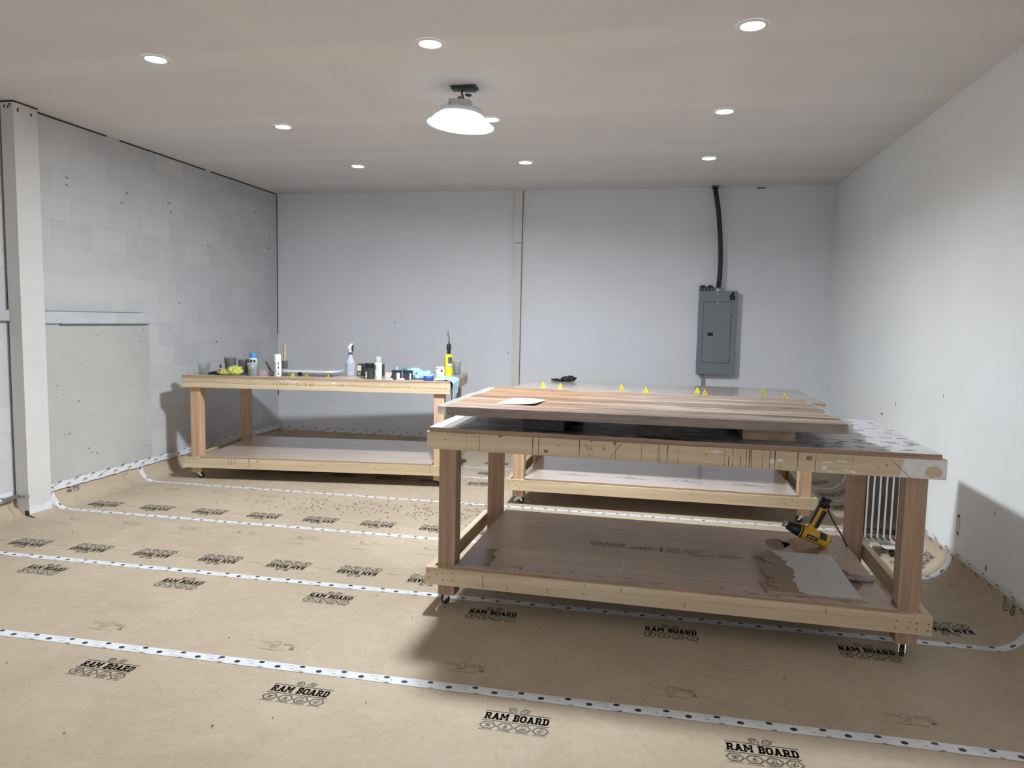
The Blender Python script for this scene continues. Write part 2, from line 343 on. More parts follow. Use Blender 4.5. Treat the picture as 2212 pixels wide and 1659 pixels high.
def font_polys(text, h, x, y, align='CENTER', bold=0.0, width=None):
    key = (text, bold)
    if key not in _tc:
        cu = bpy.data.curves.new('lettering', 'FONT'); cu.body = text; cu.size = 1; cu.offset = bold; cu.resolution_u = 2; cu.fill_mode = 'FRONT'
        o = bpy.data.objects.new('lettering', cu); COL.objects.link(o)
        dg = bpy.context.evaluated_depsgraph_get(); me = o.evaluated_get(dg).to_mesh()
        _tc[key] = [[(me.vertices[i].co.x, me.vertices[i].co.y) for i in p.vertices] for p in me.polygons]
        o.evaluated_get(dg).to_mesh_clear(); bpy.data.objects.remove(o); bpy.data.curves.remove(cu)
    ps = _tc[key]; xs = [q[0] for p in ps for q in p]; x0, x1 = min(xs), max(xs)
    k = h / .72; kx = k if width is None else width / (x1 - x0)
    dx = {'CENTER': -(x0 + x1) / 2, 'LEFT': -x0, 'RIGHT': -x1}[align]
    return [[(x + (a + dx) * kx, y + b * k) for a, b in p] for p in ps]
def ram_head():
    o = []
    for s in (-1, 1):
        o += ribbon([(s * a, b) for a, b in [(.006, .046), (.010, .058), (.018, .067), (.028, .069), (.037, .063), (.040, .053), (.036, .043), (.027, .039), (.020, .043), (.019, .050), (.024, .055), (.030, .053), (.032, .048)]], .0034)
        o += ribbon([(s * a, b) for a, b in [(.011, .055), (.019, .062), (.028, .063), (.034, .057), (.035, .049), (.029, .044)]], .0020)
        o += ribbon([(s * a, b) for a, b in [(.037, .062), (.043, .064), (.047, .061)]], .0024)
        o += ribbon([(s * a, b) for a, b in [(.006, .046), (.012, .043), (.011, .036), (.007, .031), (.006, .026), (.0, .023)]], .0030)
        o += ribbon([(s * a, b) for a, b in [(.003, .041), (.008, .043)]], .0026); o += ribbon([(s * .002, .029), (s * .004, .032)], .0024)
    return o
def hexagon(cx, cy, hw, hh): return [(cx - hw, cy), (cx - hw * .52, cy - hh), (cx + hw * .52, cy - hh), (cx + hw, cy), (cx + hw * .52, cy + hh), (cx - hw * .52, cy + hh)]
def icon(k, cx, cy):
    if k == 0: ps = [[(-.016, .010), (.018, .010), (.016, .005), (.004, .003), (-.010, .004)], rect(-.005, -.006, .006, .004), rect(-.011, -.010, .012, -.006)]
    elif k == 1: ps = [[(0, .014), (.006, .006), (.008, -.001), (.004, -.006), (-.004, -.006), (-.008, -.001), (-.005, .006)]] + ribbon(arc(0, -.005, .014, .007, 190, 350, 8), .0022)
    elif k == 2: ps = ribbon([(-.016, -.010), (.016, -.010), (.010, -.003), (-.010, -.003)], .0026, True) + ribbon([(-.005, -.001), (-.003, .004), (-.006, .008), (-.004, .013)], .0026) + ribbon([(.005, -.001), (.007, .004), (.004, .008), (.006, .013)], .0026)
    else: ps = ribbon([(-.003, -.010), (.010, -.006), (.010, .008), (.002, .012), (-.001, .002)], .0026, True) + ribbon([(-.003, -.010), (-.013, -.006), (-.011, .003), (-.001, .002)], .0026, True)
    return [[(cx + x, cy + y) for x, y in p] for p in ps]
def logo(small=True):
    o = big_word('RAM BOARD', .250, .045, -.0008, -.0235) + big_word('RAM BOARD', .250, .045, .0010, -.0235) + ram_head()
    o += ribbon([(-.130, .032), (-.018, .032), (-.008, .026)], .0050) + ribbon([(.008, .026), (.018, .032), (.130, .032)], .0050) + ribbon([(-.132, -.033), (.130, -.033)], .0050)
    for k, t in enumerate(('HEAVY-DUTY', 'SPILL GUARD', 'VAPOR-CURE', 'WALL GUARD')):
        cx = -.1 + .0672 * k
        o += ribbon(hexagon(cx, -.066, .030, .0215), .0060, True) + icon(k, cx, -.066)
        if small: o += font_polys(t, .0066, cx - .001, -.1005, bold=.012, width=.057)
        else: o += [rect(cx - .028, -.1005, cx + .026, -.0955)]
    return o
def recycle_print():
    o = []
    for k in range(3):
        a = math.radians(90 + 120 * k)
        def R(p): return (p[0] * math.cos(a) - p[1] * math.sin(a), p[0] * math.sin(a) + p[1] * math.cos(a))
        o += ribbon([R(p) for p in [(.004, .018), (.024, .012), (.026, 0), (.020, -.012)]], .0016)
        o += ribbon([R(p) for p in [(.008, .008), (.015, .004), (.013, -.004)]], .0016)
        o += ribbon([R(p) for p in [(.013, -.012), (.020, -.012), (.024, -.018)]], .0018)
    o += font_polys('100% RECYCLED', .004, 0, -.034, bold=.01, width=.044) + font_polys('MADE IN U.S.A.', .004, 0, -.041, bold=.01, width=.036)
    o += font_polys('100% RECYCLABLE', .0045, .036, .009, 'LEFT', .012, .064) + font_polys('REPULPABLE', .0045, .036, .001, 'LEFT', .012, .046) + font_polys('PLEASE REUSE', .0045, .036, -.007, 'LEFT', .012, .052)
    o += font_polys('CUT & LAY FLAT', .004, -.034, .012, 'RIGHT', .004, .06) + font_polys('DO NOT TAPE', .004, -.034, .003, 'RIGHT', .004, .05) + font_polys('TO FLOORS', .004, -.034, -.006, 'RIGHT', .004, .04)
    o += ribbon([(.082, -.008), (.082, -.042), (.108, -.042)], .0016) + ribbon([(.084, -.010), (.112, -.010)], .0012) + ribbon(arc(.096, -.020, .005, .006, 0, 360, 8), .0016) + [rect(.0945, -.037, .0975, -.024)]
    o += [rect(.087, -.032 - .004 * i, .106, -.0305 - .004 * i) for i in range(3)]
    o += font_polys('WWW.RAMBOARD.COM', .006, .004, -.062, bold=.004, width=.128)
    return o
LOGO, LOGO_S, REC = logo(True), logo(False), recycle_print()
def stamp(polys, s, y, rot=0.0, m=1, h=.0007):
    c, n = math.cos(rot), math.sin(rot)
    for p in polys:
        vs = [paper(s + a * c - b * n, y + a * n + b * c, h) for a, b in p]
        if all(v[2] < .16 for v in vs) and all(v[1] < YB - .12 for v in vs): fl.add(vs, [tuple(range(len(vs)))], m)
for k in range(-1, 4): stamp(LOGO, -1.365 + .9 * k, 2.600)
for k in range(-1, 6): stamp(LOGO, -2.591 + .908 * k, 3.556)
for k in range(-1, 6): stamp(REC, -2.581 + .901 * k, 2.966)
stamp(REC, -2.45, 2.02)
for k in range(-1, 14):
    stamp(LOGO_S, -3.993 + .459 * k, 3.905 + .007 * (k < 6) * k, PI); stamp(LOGO_S, -4.250 + .4575 * k, 4.875 + .006 * min(k, 6), PI)
    for yy, x0, st in ((3.935, -3.993, .459), (4.905, -4.25, .4575)):
        xs = x0 + st * (k + .5); stamp([rect(-.062 + .0155 * i, -.0016, -.062 + .0155 * i + rnd.uniform(.007, .014), .0016) for i in range(8)], xs, yy + .006 * min(k, 6))
    stamp(REC, -4.10 + .4575 * k, 4.47, PI, 2); stamp(REC, -4.05 + .4575 * k, 5.47, PI, 2)
    stamp([rect(-.07, -.0014, .06, .0014)], -4.32 + .4575 * k, 4.60, 0, 2); stamp([rect(-.07, -.0014, .06, .0014)], -4.15 + .4575 * k, 4.36, 0, 2)
    stamp(LOGO_S, -4.30 + .4575 * k, 6.87, PI); stamp(LOGO_S, -4.35 + .4575 * k, 7.38, PI); stamp(LOGO_S, -4.28 + .4575 * k, 6.44, 0)
floor = struct('floor', fl, [PAPER, INK, INKF], fix=False)

# --- seam tapes: one strip per paper joint
def tape_strip(yc, wd, label, dots=True):
    b = MB(); ss = []; s = SL0(yc); s0 = s
    while s < SR0: ss.append(s); s += .02 if (s < -4.2 or s > 1.4) else .25
    ss.append(SR0)
    for v0, v1 in ((-wd / 2, wd / 2),):
        vs = [paper(q, yc + v0 + .002 * math.sin(q * 9), .0012) for q in ss] + [paper(q, yc + v1 + .002 * math.sin(q * 7 + 1), .0012) for q in ss]; n = len(ss)
        b.add(vs, [(i, i + 1, n + i + 1, n + i) for i in range(n - 1)], 0, True)
    def st(poly, m):
        b.add([paper(x, y, .0018) for x, y in poly], [tuple(range(len(poly)))], m)
    if dots:
        x = s0 + .05; i = 0
        while x < SR0 - .03:
            for dx, dy, ry in ((0, -.004, .0115), (.108, .0165, .009)):
                cx, cy = x + dx, yc + dy
                if cx > SR0 - .03: continue
                st([(cx + .0135 * math.cos(t * PI / 7), cy + ry * math.sin(t * PI / 7)) for t in range(14)], 1)
                for q in (-.0035, 0, .0035): st(rect(cx - .009, cy + q - .0006, cx + .009, cy + q + .0006), 2)
            if x + .16 < SR0:
                st(rect(x + .055, yc - .010, x + .064, yc - .0085), 2); st(rect(x + .066, yc - .012, x + .078, yc - .006), 2)
                st(rect(x + .03, yc + .013, x + .075, yc + .0145), 2); st(rect(x + .085, yc - .019, x + .135, yc - .0175), 2)
                st([(x + .11, yc - wd / 2), (x + .134, yc - wd / 2), (x + .128, yc - wd / 2 + .004), (x + .116, yc - wd / 2 + .004)], 1)
            x += .194; i += 1
    o = obj('seam_tape', b, [TAPE, TAPEINK, TAPEGREY], fix=False); return tag(o, label, 'tape', 'seam tapes across the floor paper')
tape_strip(2.770, .058, 'white seam tape across the floor, nearest the camera, in front of the near workbench')
tape_strip(3.716, .056, 'white seam tape on the floor passing just under the front edge of the near workbench')
tape_strip(4.700, .055, 'white seam tape on the floor, its left end curling up just past the column')
tape_strip(5.690, .055, 'white seam tape on the floor in front of the left bench and the back bench')
tape_strip(6.670, .050, 'short visible white seam tape between the left and back benches')
tape_strip(7.140, .045, 'thin farthest white seam tape on the floor near the back wall')

# --- edge tapes where the paper meets the walls
def edge_tape(fn, length, label, z0=.135, z1=.19, n=None):
    b = MB(); n = int(length / .05)
    top = [z1 + rnd.uniform(-.006, .008) for _ in range(n + 1)]; bot = [z0 + rnd.uniform(-.004, .004) for _ in range(n + 1)]
    b.add([fn(i / n, bot[i], .004) for i in range(n + 1)] + [fn(i / n, top[i], .002) for i in range(n + 1)], [(i, i + 1, n + 2 + i, n + 1 + i) for i in range(n)], 0, True)
    for i in range(int(length / .085)):
        u = (i + .5) * .085 / length; zz = z0 + .034 + (.018 if i % 2 else -.012)
        du = .012 / length
        pts = [(u - du * 1.5, zz - .010), (u - du * .2, zz + .008), (u + du * 1.5, zz + .005), (u + du * 1.2, zz - .004)]
        for r_ in ribbon([(a * length, z) for a, z in pts], .0055): b.add([fn(a / length, z, .0065) for a, z in r_], [(0, 1, 2, 3)], 1)
        if i % 3 == 0:
            for r_ in ribbon([((u + du * 2) * length, zz + .016), ((u + du * 4.5) * length, zz + .021)], .003): b.add([fn(a / length, z, .0065) for a, z in r_], [(0, 1, 2, 3)], 1)
    o = obj('edge_tape', b, [TAPE, TAPEINK], fix=False); return tag(o, label, 'tape', 'edge tapes along the foot of the walls')
edge_tape(lambda u, z, h: (XL + .022 + h, 4.64 + (YB - 4.66) * u, z), YB - 4.66, 'white edge tape along the foot of the left block wall and its painted panel')
edge_tape(lambda u, z, h: (XL - .046 + h, .5 + (YCOL - .52) * u, z), YCOL - .52, 'white edge tape at the far left frame edge, in front of the column')
edge_tape(lambda u, z, h: (XR - .002 - h, -2.5 + (YB + 2.45) * u, z), YB + 2.45, 'white edge tape along the foot of the right white wall')
edge_tape(lambda u, z, h: (XL + .03 + (XR - XL - .05) * u, YB - .004 - h, z - .035), XR - XL - .05, 'white edge tape along the foot of the back wall')

# --- wood shavings and chips scattered on the paper between the benches
ch = MB()
for i in range(420):
    if i < 230: x, y = rnd.gauss(-1.9, .7), rnd.gauss(5.36, .15)
    elif i < 330: x, y = rnd.gauss(-1.35, .22), rnd.gauss(5.55, .3)
    elif i < 390: x, y = rnd.uniform(1.25, 1.75), rnd.uniform(5.2, 6.5)
    else: x, y = rnd.uniform(-4, 1.4), rnd.uniform(2.1, 4.2)
    if x < -4.3 or x > 1.6 or y > 5.68: continue
    a = rnd.uniform(-.6, .6); l = rnd.uniform(.003, .011) * (.5 if i >= 390 else 1); q = rnd.uniform(.0015, .0045); c, s = math.cos(a), math.sin(a)
    ch.add([(x + u * c - v * s, y + u * s + v * c, .0022 + .002 * k) for k, (u, v) in enumerate(((-l, -q), (l, -q * .4), (l * .8, q), (-l * .7, q)))], [(0, 1, 2, 3)])
tag(obj('wood_shavings', ch, plain('dark_shaving', (.19, .15, .115), .8), fix=False), 'small dark wood shavings scattered on the floor paper between the benches', 'shavings', kind='stuff')

# ------------------------------------------------------------------ room shell
b = MB(); b.box(XL - .12, XL, YCOL + .1, YB + .12, 0, ZC, 0); b.box(XL - .17, XL - .05, YF - .12, YCOL + .1, 0, ZC, 0)
def spot(b, x, y, z, ry, rz, m, n=9, axis='x', lean=0):
    pts = []
    for t in range(n):
        a = 2 * PI * t / n; k = rnd.uniform(.6, 1.1); du, dz = ry * k * math.cos(a), rz * k * math.sin(a)
        du += lean * dz
        pts.append((x, y + du, z + dz) if axis == 'x' else (x + du, y, z + dz))
    b.add(pts, [tuple(range(n))], m)
for y, z, ry, rz, ln in [(4.967, 2.572, .026, .012, -1.2), (4.964, 2.514, .03, .014, -1.4), (5.624, 2.569, .022, .02, 0), (5.559, 2.475, .03, .012, .8), (6.181, 2.575, .04, .012, 0), (6.205, 2.488, .012, .028, .4), (6.78, 2.238, .018, .016, 0), (7.999, 2.449, .02, .02, 0), (5.367, 2.24, .01, .01, 0), (5.495, 2.229, .01, .008, 0), (7.678, 2.701, .02, .02, 0), (7.68, 2.58, .016, .018, 0), (7.98, 2.33, .06, .012, 0), (6.3, 1.63, .02, .012, 0), (6.9, 1.24, .02, .02, -.5)]:
    spot(b, XL + .0012, y, z, ry * .75, rz * .75, 1, lean=ln)
struct('wall_left', b, [CMU, SCUFF], fix=False)
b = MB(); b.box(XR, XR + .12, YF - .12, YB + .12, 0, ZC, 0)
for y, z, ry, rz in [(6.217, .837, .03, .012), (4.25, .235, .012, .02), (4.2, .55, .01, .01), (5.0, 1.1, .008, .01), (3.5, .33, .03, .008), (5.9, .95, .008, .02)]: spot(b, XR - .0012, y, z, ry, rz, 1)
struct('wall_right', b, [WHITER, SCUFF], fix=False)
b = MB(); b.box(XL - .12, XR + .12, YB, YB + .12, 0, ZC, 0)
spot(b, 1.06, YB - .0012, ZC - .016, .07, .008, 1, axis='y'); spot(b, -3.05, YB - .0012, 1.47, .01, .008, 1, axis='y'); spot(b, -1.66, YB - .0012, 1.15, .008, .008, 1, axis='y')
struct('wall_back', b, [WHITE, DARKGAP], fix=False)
b = MB(); b.box(XL - .17, XR + .12, YF - .12, YF, 0, ZC, 0); struct('wall_front', b, [WHITE])
b = MB(); b.box(XL - .17, XR + .12, YF - .12, YB + .12, ZC, ZC + .1, 0); struct('ceiling', b, [CEIL])
# dark strips painted as shade under the ceiling along the block wall, and in the back left corner
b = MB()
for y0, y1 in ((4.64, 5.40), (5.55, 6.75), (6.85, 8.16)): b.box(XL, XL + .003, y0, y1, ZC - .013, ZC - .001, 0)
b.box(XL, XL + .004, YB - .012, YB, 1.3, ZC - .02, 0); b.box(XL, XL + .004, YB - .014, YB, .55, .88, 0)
struct('shade_strips', b, [DARKGAP])
# boxed column on the left wall
b = MB(); b.box(-4.603, -4.495, YCOL, YCOL + .205, 0.0, ZC - .004, 0)
for x, z in ((-4.575, ZC - .05), (-4.53, ZC - .04), (-4.545, ZC - .055)): b.box(x, x + .012, YCOL - .0012, YCOL, z, z + .02, 1)
b.box(-4.495, -4.4938, YCOL + .03, YCOL + .045, ZC - .07, ZC - .045, 1); b.box(-4.495, -4.4938, YCOL + .14, YCOL + .155, ZC - .075, ZC - .055, 1)
b.box(-4.618, -4.604, YCOL + .01, YCOL + .1, 0, ZC - .004, 1)
b.box(-4.603, -4.492, YCOL - .003, YCOL + .205, ZC - .012, ZC - .001, 1)
b.grid(lambda u, v: (-4.4925, YCOL + .207 * u, .012 + .062 * v + .008 * math.sin(9 * u)), 8, 2, 2); b.box(-4.53, -4.492, YCOL - .003, YCOL - .001, .01, .05, 1)
struct('trim_2', b, [TRIMP, DARKGAP, TAPE], bevel=.003, fix=False)
# narrow boxed trim running up the back wall
b = MB(); b.box(-1.607, -1.520, YB - .05, YB, 0, 2.405, 0); b.box(-1.607, -1.520, YB - .05, YB, 2.41, ZC - .002, 0); b.box(-1.604, -1.523, YB - .047, YB, 2.404, 2.411, 1)
b.box(-1.611, -1.607, YB - .012, YB, 0, ZC - .01, 1); b.box(-1.5205, -1.5165, YB - .012, YB, 0, ZC - .01, 1)
struct('trim_3', b, [TRIMP, DARKGAP], bevel=.002)

# painted plywood panel and the ledger board above it
b = MB(); b.box(0, .022, 0, 1.20, .15, 1.41, 0)
for i in range(26):
    y, z = rnd.uniform(.1, 1.15), rnd.uniform(.25, 1.38); spot(b, .0226, y, z, rnd.uniform(.004, .014), rnd.uniform(.003, .009), 1, 7)
tag(obj('wall_panel', b, [BOARDP, SCUFF], bevel=.002, loc=(XL, 4.64, 0), fix=False), 'big white painted plywood panel screwed to the left wall beside the column', 'panel')
b = MB(); b.box(0, .03, 0, 1.225, 1.432, 1.525, 0); b.box(0, .0302, .2, 1.19, 1.424, 1.432, 1); b.box(0, .031, 0, 1.10, 1.525, 1.530, 1)
tag(obj('ledger_board', b, [mat_paint('scuffed_grey_paint', (.55, .57, .61), .09, .5, 5), SCUFF], bevel=.002, loc=(XL, 4.64, 0)), 'grey painted board fixed along the top of the white wall panel', 'board')
b = MB(); b.box(0, .03, 0, 1.6, 1.452, 1.530, 0); b.box(0, .0302, 0, 1.6, 1.444, 1.452, 1)
tag(obj('ledger_board', b, [BOARDP, SCUFF], bevel=.002, loc=(XL - .05, YCOL - 1.6, 0)), 'white painted board at the far left edge, on the near side of the column', 'board')
t = thing('conduit_pipe', 'grey metal conduit low on the left wall, strapped to the foot of the column', 'pipe', (-4.57, 4.30, 0))
b = MB(); b.tube([(.0, -1.2, .10), (.0, -.5, .13), (0, -.15, .15), (.0, .10, .16)], .016, 10); b.tube([(0, -.06, .155), (0, -.02, .157)], .022, 10); obj('pipe', b, STEEL, t)
b = MB(); b.box(-.01, .075, .108, .128, .150, .172); b.box(-.01, .095, .119, .129, .152, .157); b.box(-.01, .095, .119, .129, .166, .171); obj('strap', b, STEEL, t, bevel=.002)
# cut out for an outlet in the right wall
t = thing('outlet_cutout', 'small pencilled oval outlet cutout low on the right wall', 'outlet', (XR, 4.637, .366))
b = MB()
for r_ in ribbon(arc(0, .04, .017, .022, 0, 180, 8) + arc(0, -.04, .017, .022, 180, 360, 8), .0045, True): b.add([(-.0015, a, c) for a, c in r_], [(0, 1, 2, 3)], 0)
obj('outline', b, SCUFF, t, fix=False)
for cz in (.052, -.05):
    b = MB(); spot(b, -.0018, 0, cz, .013, .010, 0); obj('knockout', b, BLACKM, t, fix=False)

# ------------------------------------------------------------------ lights
lens_m = emit('downlight_lens', LAMP_COL, DOWNLIGHT)
def downlight(x, y, label):
    t = thing('downlight', label, 'ceiling light', (x, y, ZC), 0, 'recessed ceiling downlights')
    b = MB(); b.lathe([(.058, -.004), (.062, -.007), (.078, -.005), (.080, -.0005)], seg=32); obj('trim_ring', b, WHITEP, t)
    b = MB(); b.lathe([(0.0, -.0055), (.03, -.0055), (.059, -.0042)], seg=32); obj('lens', b, lens_m, t)
XS = (-2.913, -1.243, .42)
names = {0: 'left', 1: 'middle', 2: 'right'}
rows = [(3.85, 'row nearest the camera'), (5.32, 'row second from the back wall'), (6.77, 'row nearest the back wall')]
for y, rn in rows:
    for i, x in enumerate(XS): downlight(x, y, f'round ceiling downlight, {names[i]} one of the three in the {rn}')
LM = [plain('dark_steel', (.09, .095, .105), .5, .5),
      plain('dark_hook', (.12, .12, .125), .4, .7),
      plain('grey_cable', (.45, .46, .47), .5),
      plain('driver_grey', (.62, .64, .66), .45),
      plain('white_lamp_housing', (.80, .83, .87), .35),
      emit('glowing_reflector', LAMP_COL, .42),
      emit('high_bay_lens', LAMP_COL, 12.0),
      emit('lit_rim', LAMP_COL, .6)]
# photometry of the wide beam high bay lens (candela against angle from straight down)
PHOTOMETRY = bpy.data.texts.new('high_bay_photometry')
_beam = [(0, 400), (10, 430), (20, 560), (30, 800), (40, 950), (50, 850), (60, 620), (70, 430), (80, 220), (85, 100), (90, 0), (180, 0)]
PHOTOMETRY.write('IESNA:LM-63-2002\nTILT=NONE\n1 1000 1 %d 1 1 2 0 0 0\n1 1 100\n%s\n0\n%s\n' % (len(_beam), ' '.join(str(a) for a, _ in _beam), ' '.join(str(c) for _, c in _beam)))
def high_bay(x, y, label, power):
    t = thing('high_bay_lamp', label, 'lamp', (x, y, 2.765)); t.rotation_euler = (0, math.radians(4.5), 0)
    H = ZC - 2.765
    b = MB(); b.box(-.09, .085, -.05, .05, H - .006, H + .012, 0); b.box(-.075, .075, -.03, .03, H - .022, H - .006, 0); b.box(.045, .05, -.03, .03, H - .022, H + .012, 0); obj('mounting_bracket', b, LM[0], t, bevel=.002)
    b = MB(); b.tube([(-.01, 0, H - .02), (-.01, 0, H - .045), (0, 0, H - .055), (.005, 0, H - .075), (0, 0, .165)], .006, 8); b.lathe([(.010, 0), (.022, .004), (.022, .010), (.010, .014)], (.035, 0, H - .055), 12); obj('hook', b, LM[1], t)
    b = MB()
    for k in range(4):
        o_ = .008 * k; b.tube([(-.02 + o_, -.01, H - .06), (-.035 + o_, -.02, H - .085 - .01 * k), (-.02 + o_, -.03, H - .10), (.01 + o_, -.03, .125), (.035 + o_, -.03, .112), (.055 + o_ * .6, -.04, .098)], .0045, 8)
    obj('cable', b, LM[2], t)
    b = MB(); b.box(-.085, .055, -.035, .045, .10, .158); b.box(-.072, -.066, -.0365, -.035, .112, .140, 1); obj('driver_box', b, [LM[3], SCUFF], t, bevel=.004)
    b = MB(); b.lathe([(0, .102), (.115, .100), (.135, .092), (.14, .070), (.135, .055), (.0, .055)], seg=40)
    for k in range(24):
        a = 2 * PI * k / 24; Tm = Matrix.Rotation(a, 4, 'Z'); b.box(.09, .138, -.002, .002, .092, .104, 0, Tm)
    obj('housing', b, LM[4], t)
    b = MB(); b.lathe([(.135, .060), (.165, .040), (.195, .008), (.207, .0), (.212, .003), (.210, .008), (.199, .013), (.17, .046), (.14, .068)], seg=48); obj('reflector', b, LM[5], t)
    b = MB(); b.lathe([(0, .004), (.10, .006), (.17, .012), (.188, .018)], seg=48); obj('lens', b, LM[6], t)
    ld = bpy.data.lights.new('high_bay_light', 'POINT'); ld.energy = power; ld.color = LAMP_COL[:3]; ld.shadow_soft_size = .15
    ld.use_nodes = True; ln = ld.node_tree; em = ln.nodes['Emission']; ie = ln.nodes.new('ShaderNodeTexIES'); ie.mode = 'INTERNAL'; ie.ies = PHOTOMETRY
    ie.inputs['Strength'].default_value = 0.055; ln.links.new(ie.outputs[0], em.inputs['Strength'])
    lo = bpy.data.objects.new('high_bay_light', ld); COL.objects.link(lo); lo.parent = t; lo.location = (0, 0, -.008)
    b = MB(); b.lathe([(.205, -.004), (.214, -.002), (.216, .004), (.208, .006), (.203, .001), (.205, -.004)], seg=48); obj('rim', b, LM[7], t)
high_bay(-1.27, 4.58, 'round white glowing high bay lamp hanging from the middle of the ceiling', HIGHBAY)
high_bay(-1.27, -4.0, 'added unseen high bay lamp behind the camera, brightening surfaces that face the viewer', HIGHBAY * 1.15)  # added fill lamp out of view, brightens faces turned to the camera

# ------------------------------------------------------------------ workbenches
def caster(parent, x, y, ang, ztop):
    T = Matrix.Translation((x, y, 0)) @ Matrix.Rotation(ang, 4, 'Z')
    b = MB(); b.box(-.035, .035, -.032, .032, ztop - .003, ztop, 0, T); b.lathe([(.016, ztop - .003), (.018, ztop - .010), (.012, ztop - .014), (0, ztop - .014)], seg=14, T=T)
    for s in (-1, 1):
        b.prism([(-.016, ztop - .010), (.016, ztop - .010), (.030, .020), (.018, .016)], s * .013 - .001, s * .013 + .001, 0, T @ Matrix.Rotation(PI / 2, 4, 'X'))
    c = obj('caster', b, STEEL, parent)
    b = MB(); W = T @ Matrix.Translation((.022, 0, .026)) @ Matrix.Rotation(PI / 2, 4, 'X')
    b.lathe([(.0, -.009), (.017, -.009), (.024, -.009), (.026, -.006), (.026, .006), (.024, .009), (.017, .009), (0, .009)], seg=22, T=W); obj('wheel', b, RUBBER, c)
    b = MB(); b.lathe([(0, -.0135), (.006, -.0135), (.006, .0135), (0, .0135)], seg=10, T=W); obj('axle', b, STEEL, c)
def dots(b, pts, y, m, r=.0035):
    for x, z in pts: b.add([(x + r * math.cos(k * PI / 4), y, z + r * math.sin(k * PI / 4)) for k in range(8)], [tuple(range(7, -1, -1))], m)
PINEX2 = wood('yellow_pine_lengthwise', (.60, .485, .325), (.53, .41, .26), (.66, .545, .385), 'X', 30, .6)
PINEY2 = wood('yellow_pine_crosswise', (.60, .485, .325), (.53, .41, .26), (.66, .545, .385), 'Y', 30, .6)
def bench(label, loc, rz, L, D, zr, lt, legm, shelfm, deckm, decor, zleg=.066):
    t = thing('workbench', label, 'workbench', loc, rz, 'wheeled lumber workbenches'); RH = .091; px_, py_ = (PINEX, PINEY) if legm is FIRZ else (PINEX2, PINEY2)
    def rail(name, x0, x1, y0, y1, z0, z1, m, extra=None):
        b = MB(); b.box(x0, x1, y0, y1, z0, z1, 0)
        if extra: extra(b)
        return obj(name, b, [m, PENCIL, KNOT, SCREW, SMEAR, PLYEDGE], t, bevel=.003, fix=False)
    rail('top_rail', 0, L, 0, .038, zr - RH, zr, px_, decor.get('top')); rail('top_rail', 0, L, D - .038, D, zr - RH, zr, px_)
    rail('top_rail', 0, .038, .038, D - .038, zr - RH, zr, py_); rail('top_rail', L - .038, L, .038, D - .038, zr - RH, zr, py_)
    rail('lower_rail', 0, L - .012, 0, .038, lt - RH, lt, px_, decor.get('low')); rail('lower_rail', 0, L - .012, D - .038, D, lt - RH, lt, px_)
    rail('lower_rail', 0, .038, .038, D - .038, lt - RH, lt, py_); rail('lower_rail', L - .05, L - .012, .038, D - .038, lt - RH, lt, py_)
    for i, (x, y) in enumerate(((.055, .038), (L - .152, .038), (.055, D - .132), (L - .152, D - .132))):
        b = MB(); b.box(x, x + .094, y, y + .094, zleg, zr - .001, 0); obj('leg', b, legm, t, bevel=.005)
        caster(t, x + .047, y + .047, decor['cast'][i], zleg)
    b = MB(); b.box(.155, L - .160, .008, D - .01, lt, lt + .016, 0); b.box(.155, L - .160, .0075, .0085, lt + .001, lt + .015, 1)
    if decor.get('shelf'): decor['shelf'](b, lt + .016)
    obj('shelf', b, [shelfm, PLYEDGE, STAMP, DARKSTAIN, SCUFF, SMEAR], t, bevel=.001, fix=False)
    b = MB(); d0, d1 = decor.get('deck_x', (.012, L - .022)); b.box(d0, d1, .002, D - .01, zr, zr + .023, 0); b.box(d0 + .0003, d1 - .0003, .0012, .0022, zr + .001, zr + .0215, 1)
    if decor.get('deck'): decor['deck'](b, zr + .023)
    obj('deck', b, [deckm, PLYEDGE, DASH, SMEAR], t, bevel=.0015, fix=False)
    return t

